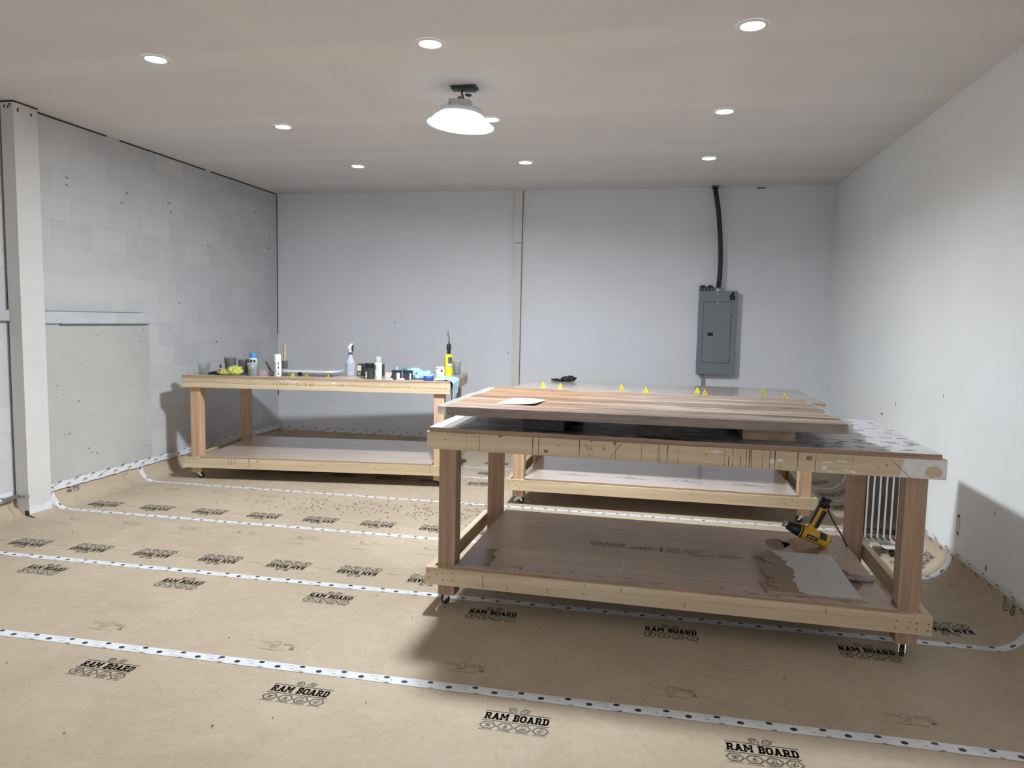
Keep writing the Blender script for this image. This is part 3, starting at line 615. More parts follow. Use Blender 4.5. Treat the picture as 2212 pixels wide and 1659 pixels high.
# near bench
def near_top(b):
    for x in (.211, .283, .557, .588, .793, .972, 1.096, 1.174, 1.182, 1.219, 1.269, 1.484, 1.522, 1.582, 1.597, 1.607, 1.655, 1.688, 1.71, 1.734, 1.809, 1.887, 2.045):
        z0, z1 = .858, .943
        b.add([(x, -.0006, z0), (x + .0022, -.0006, z0), (x + .0022 + rnd.uniform(-.004, .004), -.0006, z1), (x + rnd.uniform(-.003, .003), -.0006, z1)], [(0, 1, 2, 3)], 1)
    for a, c in (((.945, .864), (1.0, .941)), ((2.207, .934), (2.294, .853)), ((1.503, .86), (1.503, .905)), ((1.558, .86), (1.558, .91)), ((2.15, .90), (2.16, .888))):
        b.add([(a[0], -.0007, a[1]), (a[0] + .003, -.0007, a[1]), (c[0] + .003, -.0007, c[1]), (c[0], -.0007, c[1])], [(0, 1, 2, 3)], 1)
    for x, z, r in ((.393, .944, .010), (.627, .878, .009), (.968, .938, .007), (1.861, .92, .011)):
        b.add([(x + 1.25 * r * math.cos(k * PI / 5), -.0008, z + min(r * math.sin(k * PI / 5), .945 - z)) for k in range(10)], [tuple(range(9, -1, -1))], 2)
        b.add([(x + .55 * r * math.cos(k * PI / 4), -.0011, z + .5 * min(r * math.sin(k * PI / 4), .945 - z)) for k in range(8)], [tuple(range(7, -1, -1))], 5)
    dots(b, [(.1, .91), (.69, .912), (1.4, .908), (2.19, .908), (.919, .907), (.853, .94)], -.0009, 3, .0035)
    # hand written scribbles
    for pts in ([(.82, .93), (.835, .915), (.845, .918), (.86, .90)], [(.825, .915), (.84, .90), (.85, .905), (.866, .885)], [(.83, .90), (.845, .888)], [(.905, .92), (.915, .925), (.91, .915), (.92, .918)], [(.905, .898), (.914, .905), (.912, .893)], [(.838, .88), (.848, .872), (.842, .862)]):
        for r_ in ribbon(pts, .0018): b.add([(a, -.0009, c) for a, c in r_], [(0, 1, 2, 3)], 1)
    for x, z, rx, rz_ in ((1.45, .925, .03, .008), (1.70, .895, .012, .02), (1.735, .90, .02, .012), (1.94, .905, .03, .006), (1.93, .88, .014, .012), (2.0, .915, .03, .004), (2.05, .868, .012, .01), (1.955, .862, .02, .006), (2.02, .875, .02, .004)):
        b.add([(x + rx * rnd.uniform(.5, 1.1) * math.cos(k * PI / 5), -.0007, z + rz_ * rnd.uniform(.5, 1.1) * math.sin(k * PI / 5)) for k in range(10)], [tuple(range(9, -1, -1))], 4)
    b.add([(2.245, -.0005, .858), (2.436, -.0005, .858), (2.436, -.0005, .942), (2.262, -.0005, .942)], [(0, 1, 2, 3)], 4)
    b.add([(2.385 + .036 * math.cos(k * PI / 8), -.0009, .888 + .027 * math.sin(k * PI / 8)) for k in range(16)], [tuple(range(15, -1, -1))], 0)
    b.box(.012, L0 - .02, -.0006, .002, .944, .9465, 5)
L0 = 2.438
def low_screws(left, right):
    def f(b): dots(b, left + right, -.0009, 3, .0032)
    return f
def near_low(b):
    dots(b, [(.017, .204), (.018, .169), (.063, .191), (.094, .199), (.094, .162), (.147, .202), (.148, .167), (.839, .211), (.838, .165), (2.276, .19), (2.332, .19), (2.361, .186), (2.409, .188), (2.274, .159), (2.322, .162), (2.36, .156), (2.408, .155)], -.0009, 3, .0033)
    for x, z0, z1 in ((.31, .14, .21), (.441, .145, .165), (.65, .15, .17), (1.02, .2, .215), (1.33, .15, .17), (1.97, .19, .215)):
        b.add([(x, -.0007, z0), (x + .004, -.0007, z0), (x + .003, -.0007, z1), (x, -.0007, z1)], [(0, 1, 2, 3)], 1)
    YS = plain('amber_drip', (.55, .38, .14), .35)
    b.box(.8, 2.42, -.0005, .001, .1875, .189, 5)
def near_shelf(b, z):
    e = z + .0006
    def put(polys, ox, oy, m=2):
        for p in polys: b.add([(ox + x, oy + y, e + (.0004 if m == 2 else 0)) for x, y in p], [tuple(range(len(p)))], m)
    put(font_polys('CANOE', .055, 0, 0, 'LEFT', .03, .20), .80, .585); put(font_polys('brand', .034, 0, 0, 'LEFT', .03, .115), 1.035, .582); put(font_polys('TM', .012, 0, 0, 'LEFT', .02), 1.155, .605)
    put([rect(.82, -.012, .96, -.007), rect(1.0, -.012, 1.13, -.007)], 0, .575); put(ribbon([(0, -.03), (0, .045)], .018), 1.205, .585)
    put(font_polys('APA', .030, 0, 0, 'LEFT', .04, .075), 1.235, .61); put(ribbon(arc(0, 0, .036, .018, 0, 360, 16), .006) + font_polys('APA', .014, 0, -.007, bold=.02), 1.27, .575)
    put(font_polys('RATED SHEATHING', .012, 0, 0, 'LEFT', .02, .12) + [rect(0, -.028, .10, -.022), rect(0, -.05, .07, -.043)], 1.33, .62); put(font_polys('1/2 CAT', .024, 0, 0, 'LEFT', .03, .12), 1.37, .535)
    put(font_polys('THICKNESS', .014, 0, 0, 'LEFT', .02, .1) + [rect(0, -.03, .13, -.024), rect(0, -.05, .11, -.044)], 1.52, .60)
    def blob(cx, cy, rx, ry, m, n=22, seed=0):
        r2 = random.Random(seed); b.add([(cx + rx * k_ * math.cos(a), cy + ry * k_ * math.sin(a), e) for a, k_ in ((2 * PI * i / n, r2.uniform(.8, 1.1)) for i in range(n))], [tuple(range(n))], m)
    blob(2.02, .90, .12, .17, 3, seed=1); blob(1.87, .90, .07, .11, 3, seed=2)
    b.add([(x, y, e + .0002) for x, y in [(2.09, .62), (2.17, .50), (2.2, .30), (2.16, .22), (2.10, .35), (2.06, .5)]], [tuple(range(6))], 3)
    b.add([(x, y, e) for x, y in [(.157, .05), (.33, .05), (.325, .12), (.335, .2), (.30, .26), (.31, .34), (.157, .36)]], [tuple(range(7))], 3)
    for i in range(60):
        x, y = (rnd.uniform(.3, 2.2), rnd.uniform(.015, .09)) if i < 34 else (rnd.uniform(.3, 2.1), rnd.uniform(.1, 1.15)); l = rnd.uniform(.004, .03) if i < 34 else rnd.uniform(.003, .010)
        b.add([(x - l, y, e), (x + l, y - .004, e), (x + l, y + .004, e), (x - l, y + .006, e)], [(0, 1, 2, 3)], 4)
    for pts in ([(.40, 1.0), (.37, .95), (.39, .9), (.44, .87), (.5, .86)], [(1.0, .35), (1.02, .25), (1.0, .15)]):
        for r_ in ribbon(pts, .006): b.add([(x, y, e) for x, y in r_], [(0, 1, 2, 3)], 5)
def near_deck(b, z):
    for i in range(130):
        x, y = rnd.uniform(1.72, 2.40), rnd.uniform(.03, 1.18)
        if x < 1.9 and rnd.random() < .5: continue
        l = rnd.uniform(.016, .026)
        b.box(x - l, x + l, y - .005, y + .005, z - .002, z + .0006, 2)
    for x in (1.62, 2.08, .62): b.add([(x - .012, .002, z + .0007), (x + .012, .002, z + .0007), (x + .008, .016, z + .0007), (x - .01, .014, z + .0007)], [(0, 1, 2, 3)], 2)
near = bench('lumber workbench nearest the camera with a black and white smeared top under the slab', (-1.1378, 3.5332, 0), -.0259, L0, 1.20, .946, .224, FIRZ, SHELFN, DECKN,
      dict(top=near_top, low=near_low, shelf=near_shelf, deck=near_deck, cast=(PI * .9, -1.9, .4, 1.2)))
# left bench
def left_top(b):
    dots(b, [(.02, .90), (.05, .905), (.07, .895), (.63, .9), (.63, .93), (1.1, .905), (1.6, .905), (2.1, .91), (2.44, .90)], -.0009, 3, .0035)
    xs = [.0 + .05 * i for i in range(50)]
    for r_ in ribbon([(x, .908 + .010 * noise.noise((x * 2.3, 0, 0)) + .004 * noise.noise((x * 9, 1, 0))) for x in xs], .0028): b.add([(a, -.0007, c) for a, c in r_], [(0, 1, 2, 3)], 1)
    for x, z, rx, rz_ in [(.93 + .018 * i, .938 + rnd.uniform(-.006, .006), .012, .005) for i in range(10)] + [(1.42, .935, .03, .006), (1.86, .93, .012, .01)]:
        b.add([(x + rx * rnd.uniform(.5, 1.1) * math.cos(k * PI / 4), -.0008, z + rz_ * rnd.uniform(.5, 1.1) * math.sin(k * PI / 4)) for k in range(8)], [tuple(range(7, -1, -1))], 4)
    for x in [.86, .89, .92, .95, .98, 1.08, 1.14, 1.16, 1.2, 1.22, 1.47, 1.5]:
        b.add([(x, -.0008, .925), (x + .006, -.0008, .925), (x + .004, -.0008, .905 - rnd.uniform(0, .02)), (x + .001, -.0008, .905)], [(0, 3, 2, 1)], 1)
    b.box(.0, 2.46, -.0006, .001, .9435, .9465, 5)
def left_low(b):
    dots(b, [(.02, .19), (.02, .16), (.06, .195), (.06, .165), (.10, .195), (.14, .165), (.12, .19), (.33, .19), (1.3, .18), (1.8, .16), (2.1, .15)], -.0009, 3, .0035)
    for x in (.62, 2.3): b.add([(x, -.0007, .134), (x + .004, -.0007, .134), (x + .003, -.0007, .223), (x, -.0007, .223)], [(0, 1, 2, 3)], 1)
    for i, tx in enumerate(('S-P-F', 'HT KD', 'STUD')):
        for p in font_polys(tx, .014, 0, 0, bold=.01): b.add([(.42 + .03 * i + y, -.0008, .18 - x) for x, y in p], [tuple(range(len(p)))], 1)
    for x in (.62, .7): b.box(x - .01, x + .01, -.0008, .0, .19, .196, 1)
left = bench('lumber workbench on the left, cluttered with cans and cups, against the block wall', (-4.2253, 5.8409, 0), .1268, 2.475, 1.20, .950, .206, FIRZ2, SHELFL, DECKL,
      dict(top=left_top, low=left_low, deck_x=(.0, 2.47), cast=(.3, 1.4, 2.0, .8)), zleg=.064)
def ply_marks(b, z):
    for k in range(4):
        x = .42 + .47 * k
        for x0, x1, dy in ((0, .045, 0), (.06, .19, -.012), (.1, .13, .04), (.2, .245, -.02)): b.add([(x + x0, .26 + dy, z + .0006), (x + x1, .25 + dy, z + .0006), (x + x1, .272 + dy, z + .0006), (x + x0, .275 + dy, z + .0006)], [(0, 1, 2, 3)], 4)
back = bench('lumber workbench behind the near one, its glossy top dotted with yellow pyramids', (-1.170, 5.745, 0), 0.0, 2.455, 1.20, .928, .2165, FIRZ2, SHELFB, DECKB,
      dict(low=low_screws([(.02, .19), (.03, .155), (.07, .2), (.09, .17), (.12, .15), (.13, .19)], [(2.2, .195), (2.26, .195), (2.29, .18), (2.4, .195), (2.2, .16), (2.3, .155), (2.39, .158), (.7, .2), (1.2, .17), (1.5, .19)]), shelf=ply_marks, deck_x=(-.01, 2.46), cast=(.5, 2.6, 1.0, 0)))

# ------------------------------------------------------------------ slab on blocks on the near bench
ZS, ZT = 1.0450, 1.0880
SL, SD = 1.986, 1.151
def slab_outline(inset, n=60, seed=3):
    # wavy live edges on the two short ends, straight long sides, rounded corners
    pts = []; R = max(.02, .075 - inset)
    x0, x1, y0, y1 = inset, SL - inset * .6, -.0012 if inset > 0 else 0, SD - inset * .3
    def corner(cx, cy, a): return [(cx + R * math.cos(math.radians(a + 15 * i)), cy + R * math.sin(math.radians(a + 15 * i))) for i in range(7)]
    pts += corner(x1 - R, y0 + R, -90)
    for i in range(1, 16): y = y0 + R + (y1 - y0 - 2 * R) * i / 16; pts.append((x1 + .028 * noise.noise((3, y * 4 + seed, inset * 3)) * 1.4, y))
    pts += corner(x1 - R, y1 - R, 0); pts += corner(x0 + R, y1 - R, 90)
    for i in range(15, 0, -1): y = y0 + R + (y1 - y0 - 2 * R) * i / 16; pts.append((x0 + .03 * noise.noise((9, y * 4 + seed, inset * 3)) * 1.4, y))
    pts += corner(x0 + R, y0 + R, 180); return pts
t = thing('wood_slab', 'big sanded wooden slab with a clear resin border lying on blocks on the near workbench', 'slab', (-1.0779, 3.4592, 0), -.0118)
outer, inner = slab_outline(0.0), slab_outline(.055)
b = MB(); b.prism(inner, ZS + .0005, ZT, 0, mtop=1)
obj('wood_core', b, [SLABSIDE, SLAB], t, fix=False)
b = MB(); n = len(outer)
prof = [(0.0, ZS + .006), (.02, ZS), (1, ZS)], [(0.0, ZS + .006), (0, ZT - .008), (.06, ZT - .002), (.12, ZT - .0004), (1, ZT - .0004)]
rings = [(1.0, ZS), (.08, ZS), (.0, ZS + .008), (0, ZT - .010), (.05, ZT - .003), (.12, ZT - .0006), (1.0, ZT - .0006)]
vs = []
for k, z in rings: vs += [(outer[i][0] + (inner[i][0] - outer[i][0]) * k, outer[i][1] + (inner[i][1] - outer[i][1]) * k, z) for i in range(n)]
b.add(vs, [(r_ * n + i, r_ * n + (i + 1) % n, (r_ + 1) * n + (i + 1) % n, (r_ + 1) * n + i) for r_ in range(len(rings) - 1) for i in range(n)], 0, True)
obj('resin_border', b, RESIN, t)
BLK = wood('dark_board_block', (.05, .047, .045), (.035, .033, .032), (.075, .068, .06), 'Y', 30, .7)
BLKP = wood('pale_board_block', (.50, .36, .24), (.40, .27, .17), (.58, .44, .30), 'Y', 30, .7)
def block(x, y, wd, dp, m, label):
    b = MB(); b.box(0, wd, 0, dp, 0, .0748, 0); tag(obj('support_block', b, m, bevel=.003, loc=(x, y, .9698), rz=-.02), label, 'block', 'wood blocks under the slab')
block(-.645, 3.590, .213, .9, BLK, 'dark flat wood block under the slab, left one of the row')
block(-.068, 3.560, .205, .9, BLK, 'dark flat wood block under the middle of the slab')
block(.440, 3.625, .245, .9, BLKP, 'pale flat wood block under the right part of the slab')
b = MB()
b.grid(lambda u, v: (.205 * u + .027 * v, .30 * v - .010 * u - .03 * u * v, .0012 + .010 * (u ** 3) * (1 - v) + .004 * math.sin(PI * u) * v), 10, 8)
tag(obj('paper_sheet', b, plain('white_paper', (.86, .86, .86), .6, var=.01), solid=.0006, loc=(-.802, 3.662, ZT + .0005)), 'white sheet of paper lying on the left part of the wooden slab', 'paper')

# ------------------------------------------------------------------ yellow pyramids and gloves on the back bench
ZL = .9735
def seat(x, y, r):
    # pushed back until the whole base stands on the left bench's top
    c, n = math.cos(.1268), math.sin(.1268)
    while -(x + 4.2253) * n + (y - 5.8409) * c < r + .012: x *= 1.001; y *= 1.001
    return x, y
def pyramid(x, y, z, rz, label, h=.048, mt=None, grp='yellow pyramids on the back bench'):
    b = MB(); r = .027; A = [(r * math.cos(a), r * math.sin(a)) for a in (PI / 2, PI / 2 + 2 * PI / 3, PI / 2 + 4 * PI / 3)]
    for i in range(3):
        a, c = Vector((*A[i], 0)), Vector((*A[(i + 1) % 3], 0)); ap = Vector((0, 0, h)); m_ = (a + c) / 2; up = (ap - m_); cr = (c - a).normalized()
        q = [m_ + up * .34 + cr * (.0065 * math.cos(k * PI / 4)) + up.normalized() * (.0065 * math.sin(k * PI / 4)) for k in range(8)]
        tri = [a, c, ap]
        b.add(tri, [(0, 1, 2)], 0); nrm = (c - a).cross(ap - a).normalized() * .0004
        b.add([p + nrm for p in q], [tuple(range(8))], 1); b.add([m_ - cr * .014 + up * .06 + nrm, m_ + cr * .014 + up * .06 + nrm, m_ + cr * .014 + up * .12 + nrm, m_ - cr * .014 + up * .12 + nrm], [(0, 1, 2, 3)], 1)
    b.add([(*A[0], 0), (*A[1], 0), (*A[2], 0)], [(2, 1, 0)], 0)
    tag(obj('support_pyramid', b, [mt or YELLOW, plain('pyramid_recess', (.38, .28, .02), .6)], loc=((*seat(x, y, r), z) if z == ZL else (x, y, z)), rz=rz, bevel=.001, fix=False), label, 'pyramid', grp)
ZB = .9515
for (x, y, a), lb in zip([(-.951, 6.241, .5), (-.773, 6.109, 1.8), (-.265, 6.26, .4), (-.053, 6.069, 2.2), (.372, 6.238, .05), (.421, 6.083, .4), (.911, 6.325, .35), (1.029, 5.989, .25)],
    ['leftmost yellow pyramid stand on the back bench', 'yellow pyramid stand on the back bench, second from left, below the black gloves', 'yellow pyramid stand on the back bench, third from left', 'yellow pyramid stand on the back bench, fourth from left',
     'yellow pyramid stand on the back bench, rear one of the close pair', 'yellow pyramid stand on the back bench, front one of the close pair', 'yellow pyramid stand on the back bench, second from right', 'rightmost yellow pyramid stand on the back bench']):
    pyramid(x, y, ZB, a, lb)
def crumple(name, label, cat, mt, loc, size, seed, rz=0, rough=1.0, sub=4, group=None, fn=None):
    bm = bmesh.new(); bmesh.ops.create_icosphere(bm, subdivisions=sub, radius=1)
    o_ = Vector((seed * 13.7, seed * 3.1, seed * 7.9))
    for v in bm.verts:
        d = v.co.normalized(); k = 1 + rough * (.55 * (1 - abs(noise.noise(d * 1.7 + o_)) * 2.2) - .3 + .32 * (1 - abs(noise.noise(d * 4.0 + o_)) * 2) + .08 * noise.noise(d * 11 + o_))
        k = max(.28, k); p = Vector((d.x * k * size[0], d.y * k * size[1], (d.z * .5 + .5) * k * size[2]))
        if p.z < .002: p.z = .002
        if fn: p = fn(p)
        v.co = p
    me = bpy.data.meshes.new(name); bm.to_mesh(me); bm.free(); me.materials.append(mt)
    for p in me.polygons: p.use_smooth = True
    o = bpy.data.objects.new(name, me); COL.objects.link(o); o.location = loc; o.rotation_euler = (0, 0, rz)
    if label: tag(o, label, cat, group)
    return o
GLB = plain('black_nitrile', (.014, .014, .016), .5); GLY = plain('lime_yellow_glove', (.50, .52, .13), .6, var=.2, sc=40); GLBL = plain('light_blue_cloth', (.33, .56, .75), .55, var=.14, sc=25); GLDB = plain('teal_blue_rubber', (.06, .20, .32), .5)
t = thing('black_gloves', 'crumpled black gloves lying on the far part of the back bench', 'gloves', (-.84, 6.87, ZB), .1)
o = crumple('glove', None, None, GLB, (.045, 0, 0), (.055, .05, .040), 4, .2); o.parent = t
o = crumple('glove', None, None, GLB, (-.035, -.005, 0), (.075, .04, .020), 9, -.3); o.parent = t

# ------------------------------------------------------------------ items on the left bench
CLEAR = plain('clear_plastic', (.80, .82, .84), .12, 0, .03, 20, .80, 1.12); GREYCUP = plain('grey_tinted_cup', (.30, .305, .31), .3, 0, .15, 30, .25, 1.3)
def cup(name, x, y, r0, r1, h, mt, label, marks=True, fill=None, grp='plastic mixing cups'):
    x, y = seat(x, y, r1)
    t = thing(name, label, 'cup', (x, y, ZL), rnd.uniform(0, 1), grp)
    b = MB(); b.lathe([(0, .0015), (r0, .0015), (r1 * .98, h * .93), (r1 * 1.05, h * .945), (r1 * 1.05, h), (r1 * .97, h), (r1 * .93, h * .93), (r0 * .93, .004), (0, .004)], seg=28); obj('body', b, mt, t)
    if marks:
        b = MB()
        for k in range(9):
            z = h * (.16 + .085 * k); r = (r0 + (r1 - r0) * (z / h)) * 1.012; a0 = math.radians(-150); wd = .5 if k % 2 else .9
            for o_ in (0, 1.15): b.lathe([(r, z), (r, z + h * .022)], seg=5, a0=a0 + o_, a1=a0 + o_ + wd)
        obj('scale_marks', b, SCUFF, t, fix=False)
    if fill:
        b = MB(); b.lathe([(0, .006), (r0 * .9, .006), (r0 + (r1 - r0) * .5 - .002, h * .5), (0, h * .5)], seg=24); obj('resin_residue', b, fill, t)
    return t
cup('mixing_cup', -4.104, 5.995, .042, .056, .112, CLEAR, 'clear graduated plastic cup at the left end of the left bench')
cup('mixing_cup', -3.956, 6.192, .044, .056, .150, GREYCUP, 'tall grey tinted mixing cup behind the yellow gloves on the left bench')
cup('mixing_cup', -3.818, 6.196, .042, .052, .135, GREYCUP, 'grey tinted mixing cup just left of the blue capped spray can')
cup('mixing_cup', -3.560, 5.930, .040, .054, .118, CLEAR, 'clear marked mixing cup in front of the blue capped spray can')
cup('mixing_cup', -1.925, 6.93, .032, .042, .140, CLEAR, 'clear cup behind the yellow torch at the right end of the left bench')
tc = cup('mixing_cup', -3.640, 6.645, .026, .032, .105, GREYCUP, 'narrow grey cup holding stir sticks behind the white spray can', False)
STICK = wood('stir_stick_wood', (.72, .55, .33), (.62, .45, .25), (.80, .64, .42), 'Z', 60, .6)
for i, (dx, dy, lean, nm) in enumerate(((-.008, 0, -.02, 'left'), (.006, .004, .01, 'middle'), (.0, -.010, .03, 'right'))):
    b = MB(); b.box(-.007, .007, -.0012, .0012, 0, .262)
    o = tag(obj('stir_stick', b, STICK, loc=(-3.640 + dx, 6.645 + dy, ZL + .006)), f'wooden stir stick in the narrow grey cup, {nm} one of three', 'stick', 'stir sticks in the grey cup'); o.rotation_euler = (.02 * i, lean, .2 * i)
b = MB(); b.box(-.15, .15, -.006, .006, 0, .002)
o = tag(obj('stir_stick', b, PINEX, loc=(-4.02, 6.24, ZL + .012)), 'loose wooden stir stick lying on the left end of the left bench', 'stick'); o.rotation_euler = (0, -.06, .95)
# dropper bottle and dark trowel
t = thing('dropper_bottle', 'small black dropper bottle with pointed cap near the yellow gloves', 'bottle', (-4.002, 6.105, ZL)); b = MB(); b.lathe([(0, 0), (.017, 0), (.018, .004), (.018, .040), (.010, .048), (0, .048)], seg=18); obj('body', b, BLACK, t)
b = MB(); b.lathe([(.0125, .046), (.0125, .053), (0, .053)], seg=18); obj('collar', b, WHITEP, t); b = MB(); b.lathe([(.011, .053), (.011, .064), (.004, .086), (.0025, .094), (0, .094)], seg=16); obj('cap', b, BLACK, t)
t = thing('spreader', 'dark flat spreader lying beside the dropper bottle', 'tool', (-3.99, 5.99, ZL), .3); b = MB(); b.prism([(-.055, -.02), (.045, -.03), (.055, .02), (-.02, .03)], 0, .012); obj('blade', b, BLACK, t, bevel=.003)
b = MB(); b.tube([(-.05, 0, .008), (-.02, .0, .018), (.02, .0, .022)], .009, 10); obj('handle', b, BLACKM, t)
t = thing('rubber_gloves', 'pair of crumpled lime yellow rubber gloves near the left end of the left bench', 'gloves', (*seat(-3.79, 5.93, .06), ZL), .13)
o = crumple('glove', None, None, GLY, (.045, .0, 0), (.058, .050, .062), 2, .3); o.parent = t
o = crumple('glove', None, None, GLY, (-.045, -.01, 0), (.060, .042, .040), 6, -.2); o.parent = t
# spray cans
def can(name, x, y, r, h, body, cap, label, bands, capfrac=.26, rz=0.0):
    x, y = seat(x, y, r)
    t = thing(name, label, 'spray can', (x, y, ZL), rz, 'spray cans on the left bench'); hb = h * (1 - capfrac)
    b = MB(); b.lathe([(0, .0), (r * .9, 0), (r, .004), (r, hb - .012), (r * .93, hb), (0, hb)], seg=28); obj('can_body', b, body, t)
    b = MB(); b.lathe([(r * .90, hb - .004), (r * .93, hb), (r * .91, h - .006), (r * .84, h), (0, h)], seg=28); obj('cap', b, cap, t)
    for z0, z1, a0, a1, mt in bands:
        b = MB(); b.lathe([(r * 1.006, hb * z0), (r * 1.006, hb * z1)], seg=10, a0=math.radians(a0), a1=math.radians(a1)); obj('label_print', b, mt, t, fix=False)
    return t
CANW = plain('white_can_paint', (.78, .78, .78), .3); PGREY = plain('label_grey', (.45, .47, .49), .4); PBLUE = plain('cap_blue', (.07, .27, .60), .4)
can('spray_can', -3.684, 6.135, .034, .205, CANW, PBLUE, 'white spray can with a blue cap on the left bench', [(.72, .9, -110, -20, NAVY), (.2, .6, -140, -95, PGREY), (.76, .84, -75, -55, CANW), (.3, .5, -70, -45, NAVY)], .24)
can('spray_can', -3.380, 6.04, .033, .203, CANW, WHITEP, 'plain white capped spray can left of the oval tray', [(.1, .92, -150, -85, PGREY), (.72, .86, -62, -45, NAVY), (.48, .62, -60, -42, NAVY), (.3, .38, -60, -44, plain('label_olive', (.4, .4, .1), .4)), (.12, .22, -60, -42, NAVY)], .27)
can('spray_can', -2.400, 6.03, .033, .205, CANW, plain('grey_cap', (.36, .38, .38), .4), 'spray can with a grey cap in front of the black glove box', [(.55, .88, -130, -95, SCUFF), (.1, .9, -85, -70, PGREY), (.25, .45, -130, -105, plain('label_green', (.3, .45, .08), .4)), (.05, .2, -120, -75, PGREY)], .27)
# small bottle behind, leaning paddle, sanding bar
t = thing('small_bottle', 'small bottle with black cap between the two grey cups', 'bottle', (-3.95, 6.36, ZL)); b = MB(); b.lathe([(0, 0), (.015, 0), (.015, .075), (.009, .082)], seg=16); obj('body', b, CANW, t); b = MB(); b.lathe([(.011, .080), (.011, .108), (0, .108)], seg=16); obj('cap', b, BLACK, t)
b = MB(); b.box(-.012, .012, -.003, .003, 0, .135)
o = tag(obj('mixing_paddle', b, plain('dark_paddle', (.10, .10, .10), .5), bevel=.002, loc=(-3.52, 6.20, ZL + .004)), 'dark flat paddle leaning to the left behind the pinkish sanding bar', 'tool'); o.rotation_euler = (0, -.52, .1)
b = MB(); b.box(-.07, .07, -.028, .028, 0, .04); tag(obj('sanding_bar', b, plain('pinkish_grit', (.40, .31, .33), .8, var=.15, sc=90), bevel=.003, loc=(-3.520, 6.11, ZL), rz=.25), 'pinkish grey sanding bar between the blue and white spray cans', 'block')
# oval tray on pyramids
OLIVE = plain('shaded_yellow', (.42, .30, .04), .5)  # darker copy of the yellow, shade under the tray put into the colour
for (x, y), lb in zip([(-3.085, 6.03), (-2.895, 6.08), (-2.945, 6.20), (-3.32, 6.35), (-3.25, 6.08)], ['yellow pyramid under the tray, left of the pair at its front edge', 'yellow pyramid under the tray at its right front', 'yellow pyramid under the tray just behind the right front one', 'yellow pyramid hidden under the rear left of the tray', 'yellow pyramid under the left end of the tray behind the white can']):
    pyramid(x, y, ZL, rnd.uniform(0, 2), lb, .040, OLIVE, 'yellow pyramids under the tray')
def stadium(hx, hy, r, n=8):
    o = []
    for cx, cy, a in ((hx - r, -hy + r, -90), (hx - r, hy - r, 0), (-hx + r, hy - r, 90), (-hx + r, -hy + r, 180)):
        o += [(cx + r * math.cos(math.radians(a + 90 * i / n)), cy + r * math.sin(math.radians(a + 90 * i / n))) for i in range(n + 1)]
    return o
t = thing('resin_tray', 'flat oval white edged resin tray resting on yellow pyramids on the left bench', 'tray', (-3.15, 6.27, ZL + .0402), .14)
b = MB(); b.prism(stadium(.285, .185, .12), 0, .016); obj('tray_body', b, plain('icy_white_resin', (.70, .76, .78), .25, 0, .2, 25, .25), t, bevel=.004)
b = MB(); b.prism(stadium(.265, .165, .11), .0161, .0175); obj('poured_surface', b, plain('grey_glossy_pour', (.42, .43, .45), .12), t)
# spray bottle
t = thing('spray_bottle', 'clear trigger spray bottle with white head on the left bench', 'bottle', (-2.815, 6.374, ZL), -.2)
b = MB(); b.lathe([(0, 0), (.041, 0), (.044, .006), (.044, .125), (.040, .142), (.028, .160), (.021, .172), (.0215, .195), (.017, .205), (0, .205)], seg=26); obj('body', b, plain('frosted_bottle', (.70, .72, .74), .3, 0, .05, 20, .45, 1.2), t)
b = MB(); b.lathe([(.0445, .075), (.0445, .118)], seg=8, a0=math.radians(-130), a1=math.radians(-85)); b.lathe([(.0445, .05), (.0445, .122)], seg=8, a0=math.radians(-75), a1=math.radians(-25)); obj('label_print', b, plain('pale_blue_print', (.33, .38, .52), .5), t, fix=False)
b = MB(); b.lathe([(.019, .203), (.019, .222), (0, .222)], seg=20); obj('collar', b, plain('navy_collar', (.03, .03, .14), .4), t)
b = MB(); b.tube([(-.002, 0, .220), (-.004, 0, .262), (0, 0, .285)], [.013, .012, .014], 12)
b.prism([(-.026, .262), (-.012, .255), (.010, .262), (.028, .295), (.026, .305), (.008, .304), (-.012, .290)], -.012, .012, 0, Matrix.Rotation(PI / 2, 4, 'X')); obj('spray_head', b, WHITEP, t, bevel=.003)
b = MB(); b.prism([(.012, .275), (.026, .298), (.031, .296), (.028, .260), (.030, .232), (.020, .230), (.018, .258)], -.007, .007, 0, Matrix.Rotation(PI / 2, 4, 'X')); obj('trigger', b, BLACK, t, bevel=.002)
# black pot, glove box
t = thing('tinting_pot', 'black paint pot with dripped rim and torn pale label, left of the grey capped can', 'pot', (*seat(-2.507, 6.111, .05), ZL)); b = MB(); b.lathe([(0, 0), (.042, 0), (.046, .006), (.046, .120), (.050, .124), (.050, .136), (.0, .136)], seg=28); obj('body', b, plain('charcoal_pot', (.05, .055, .06), .4), t)
b = MB(); vs = []
b.grid(lambda u, v: ((.0515 + .002 * noise.noise((u * 20, v * 3, 1))) * math.cos(2 * PI * u), (.0515 + .002 * noise.noise((u * 20, v * 3, 2))) * math.sin(2 * PI * u), .142 - v * (.035 + .03 * max(0, noise.noise((math.cos(2 * PI * u) * 3, math.sin(2 * PI * u) * 3, 5))))), 48, 4); b.lathe([(0, .143), (.0515, .1425)], seg=28); obj('dripped_paint', b, plain('wet_black_paint', (.012, .012, .012), .2), t)
b = MB(); b.lathe([(.0468, .006), (.0468, .05), (.0468, .068)], seg=6, a0=math.radians(-140), a1=math.radians(-108)); obj('label', b, plain('torn_label', (.62, .56, .48), .6), t, fix=False)
t = thing('glove_box', 'black carton with beige and yellow print behind the paint pot', 'box', (-2.63, 6.42, ZL), .14); b = MB(); b.box(-.12, .12, -.05, .06, 0, .115); obj('carton', b, BLACK, t, bevel=.006)
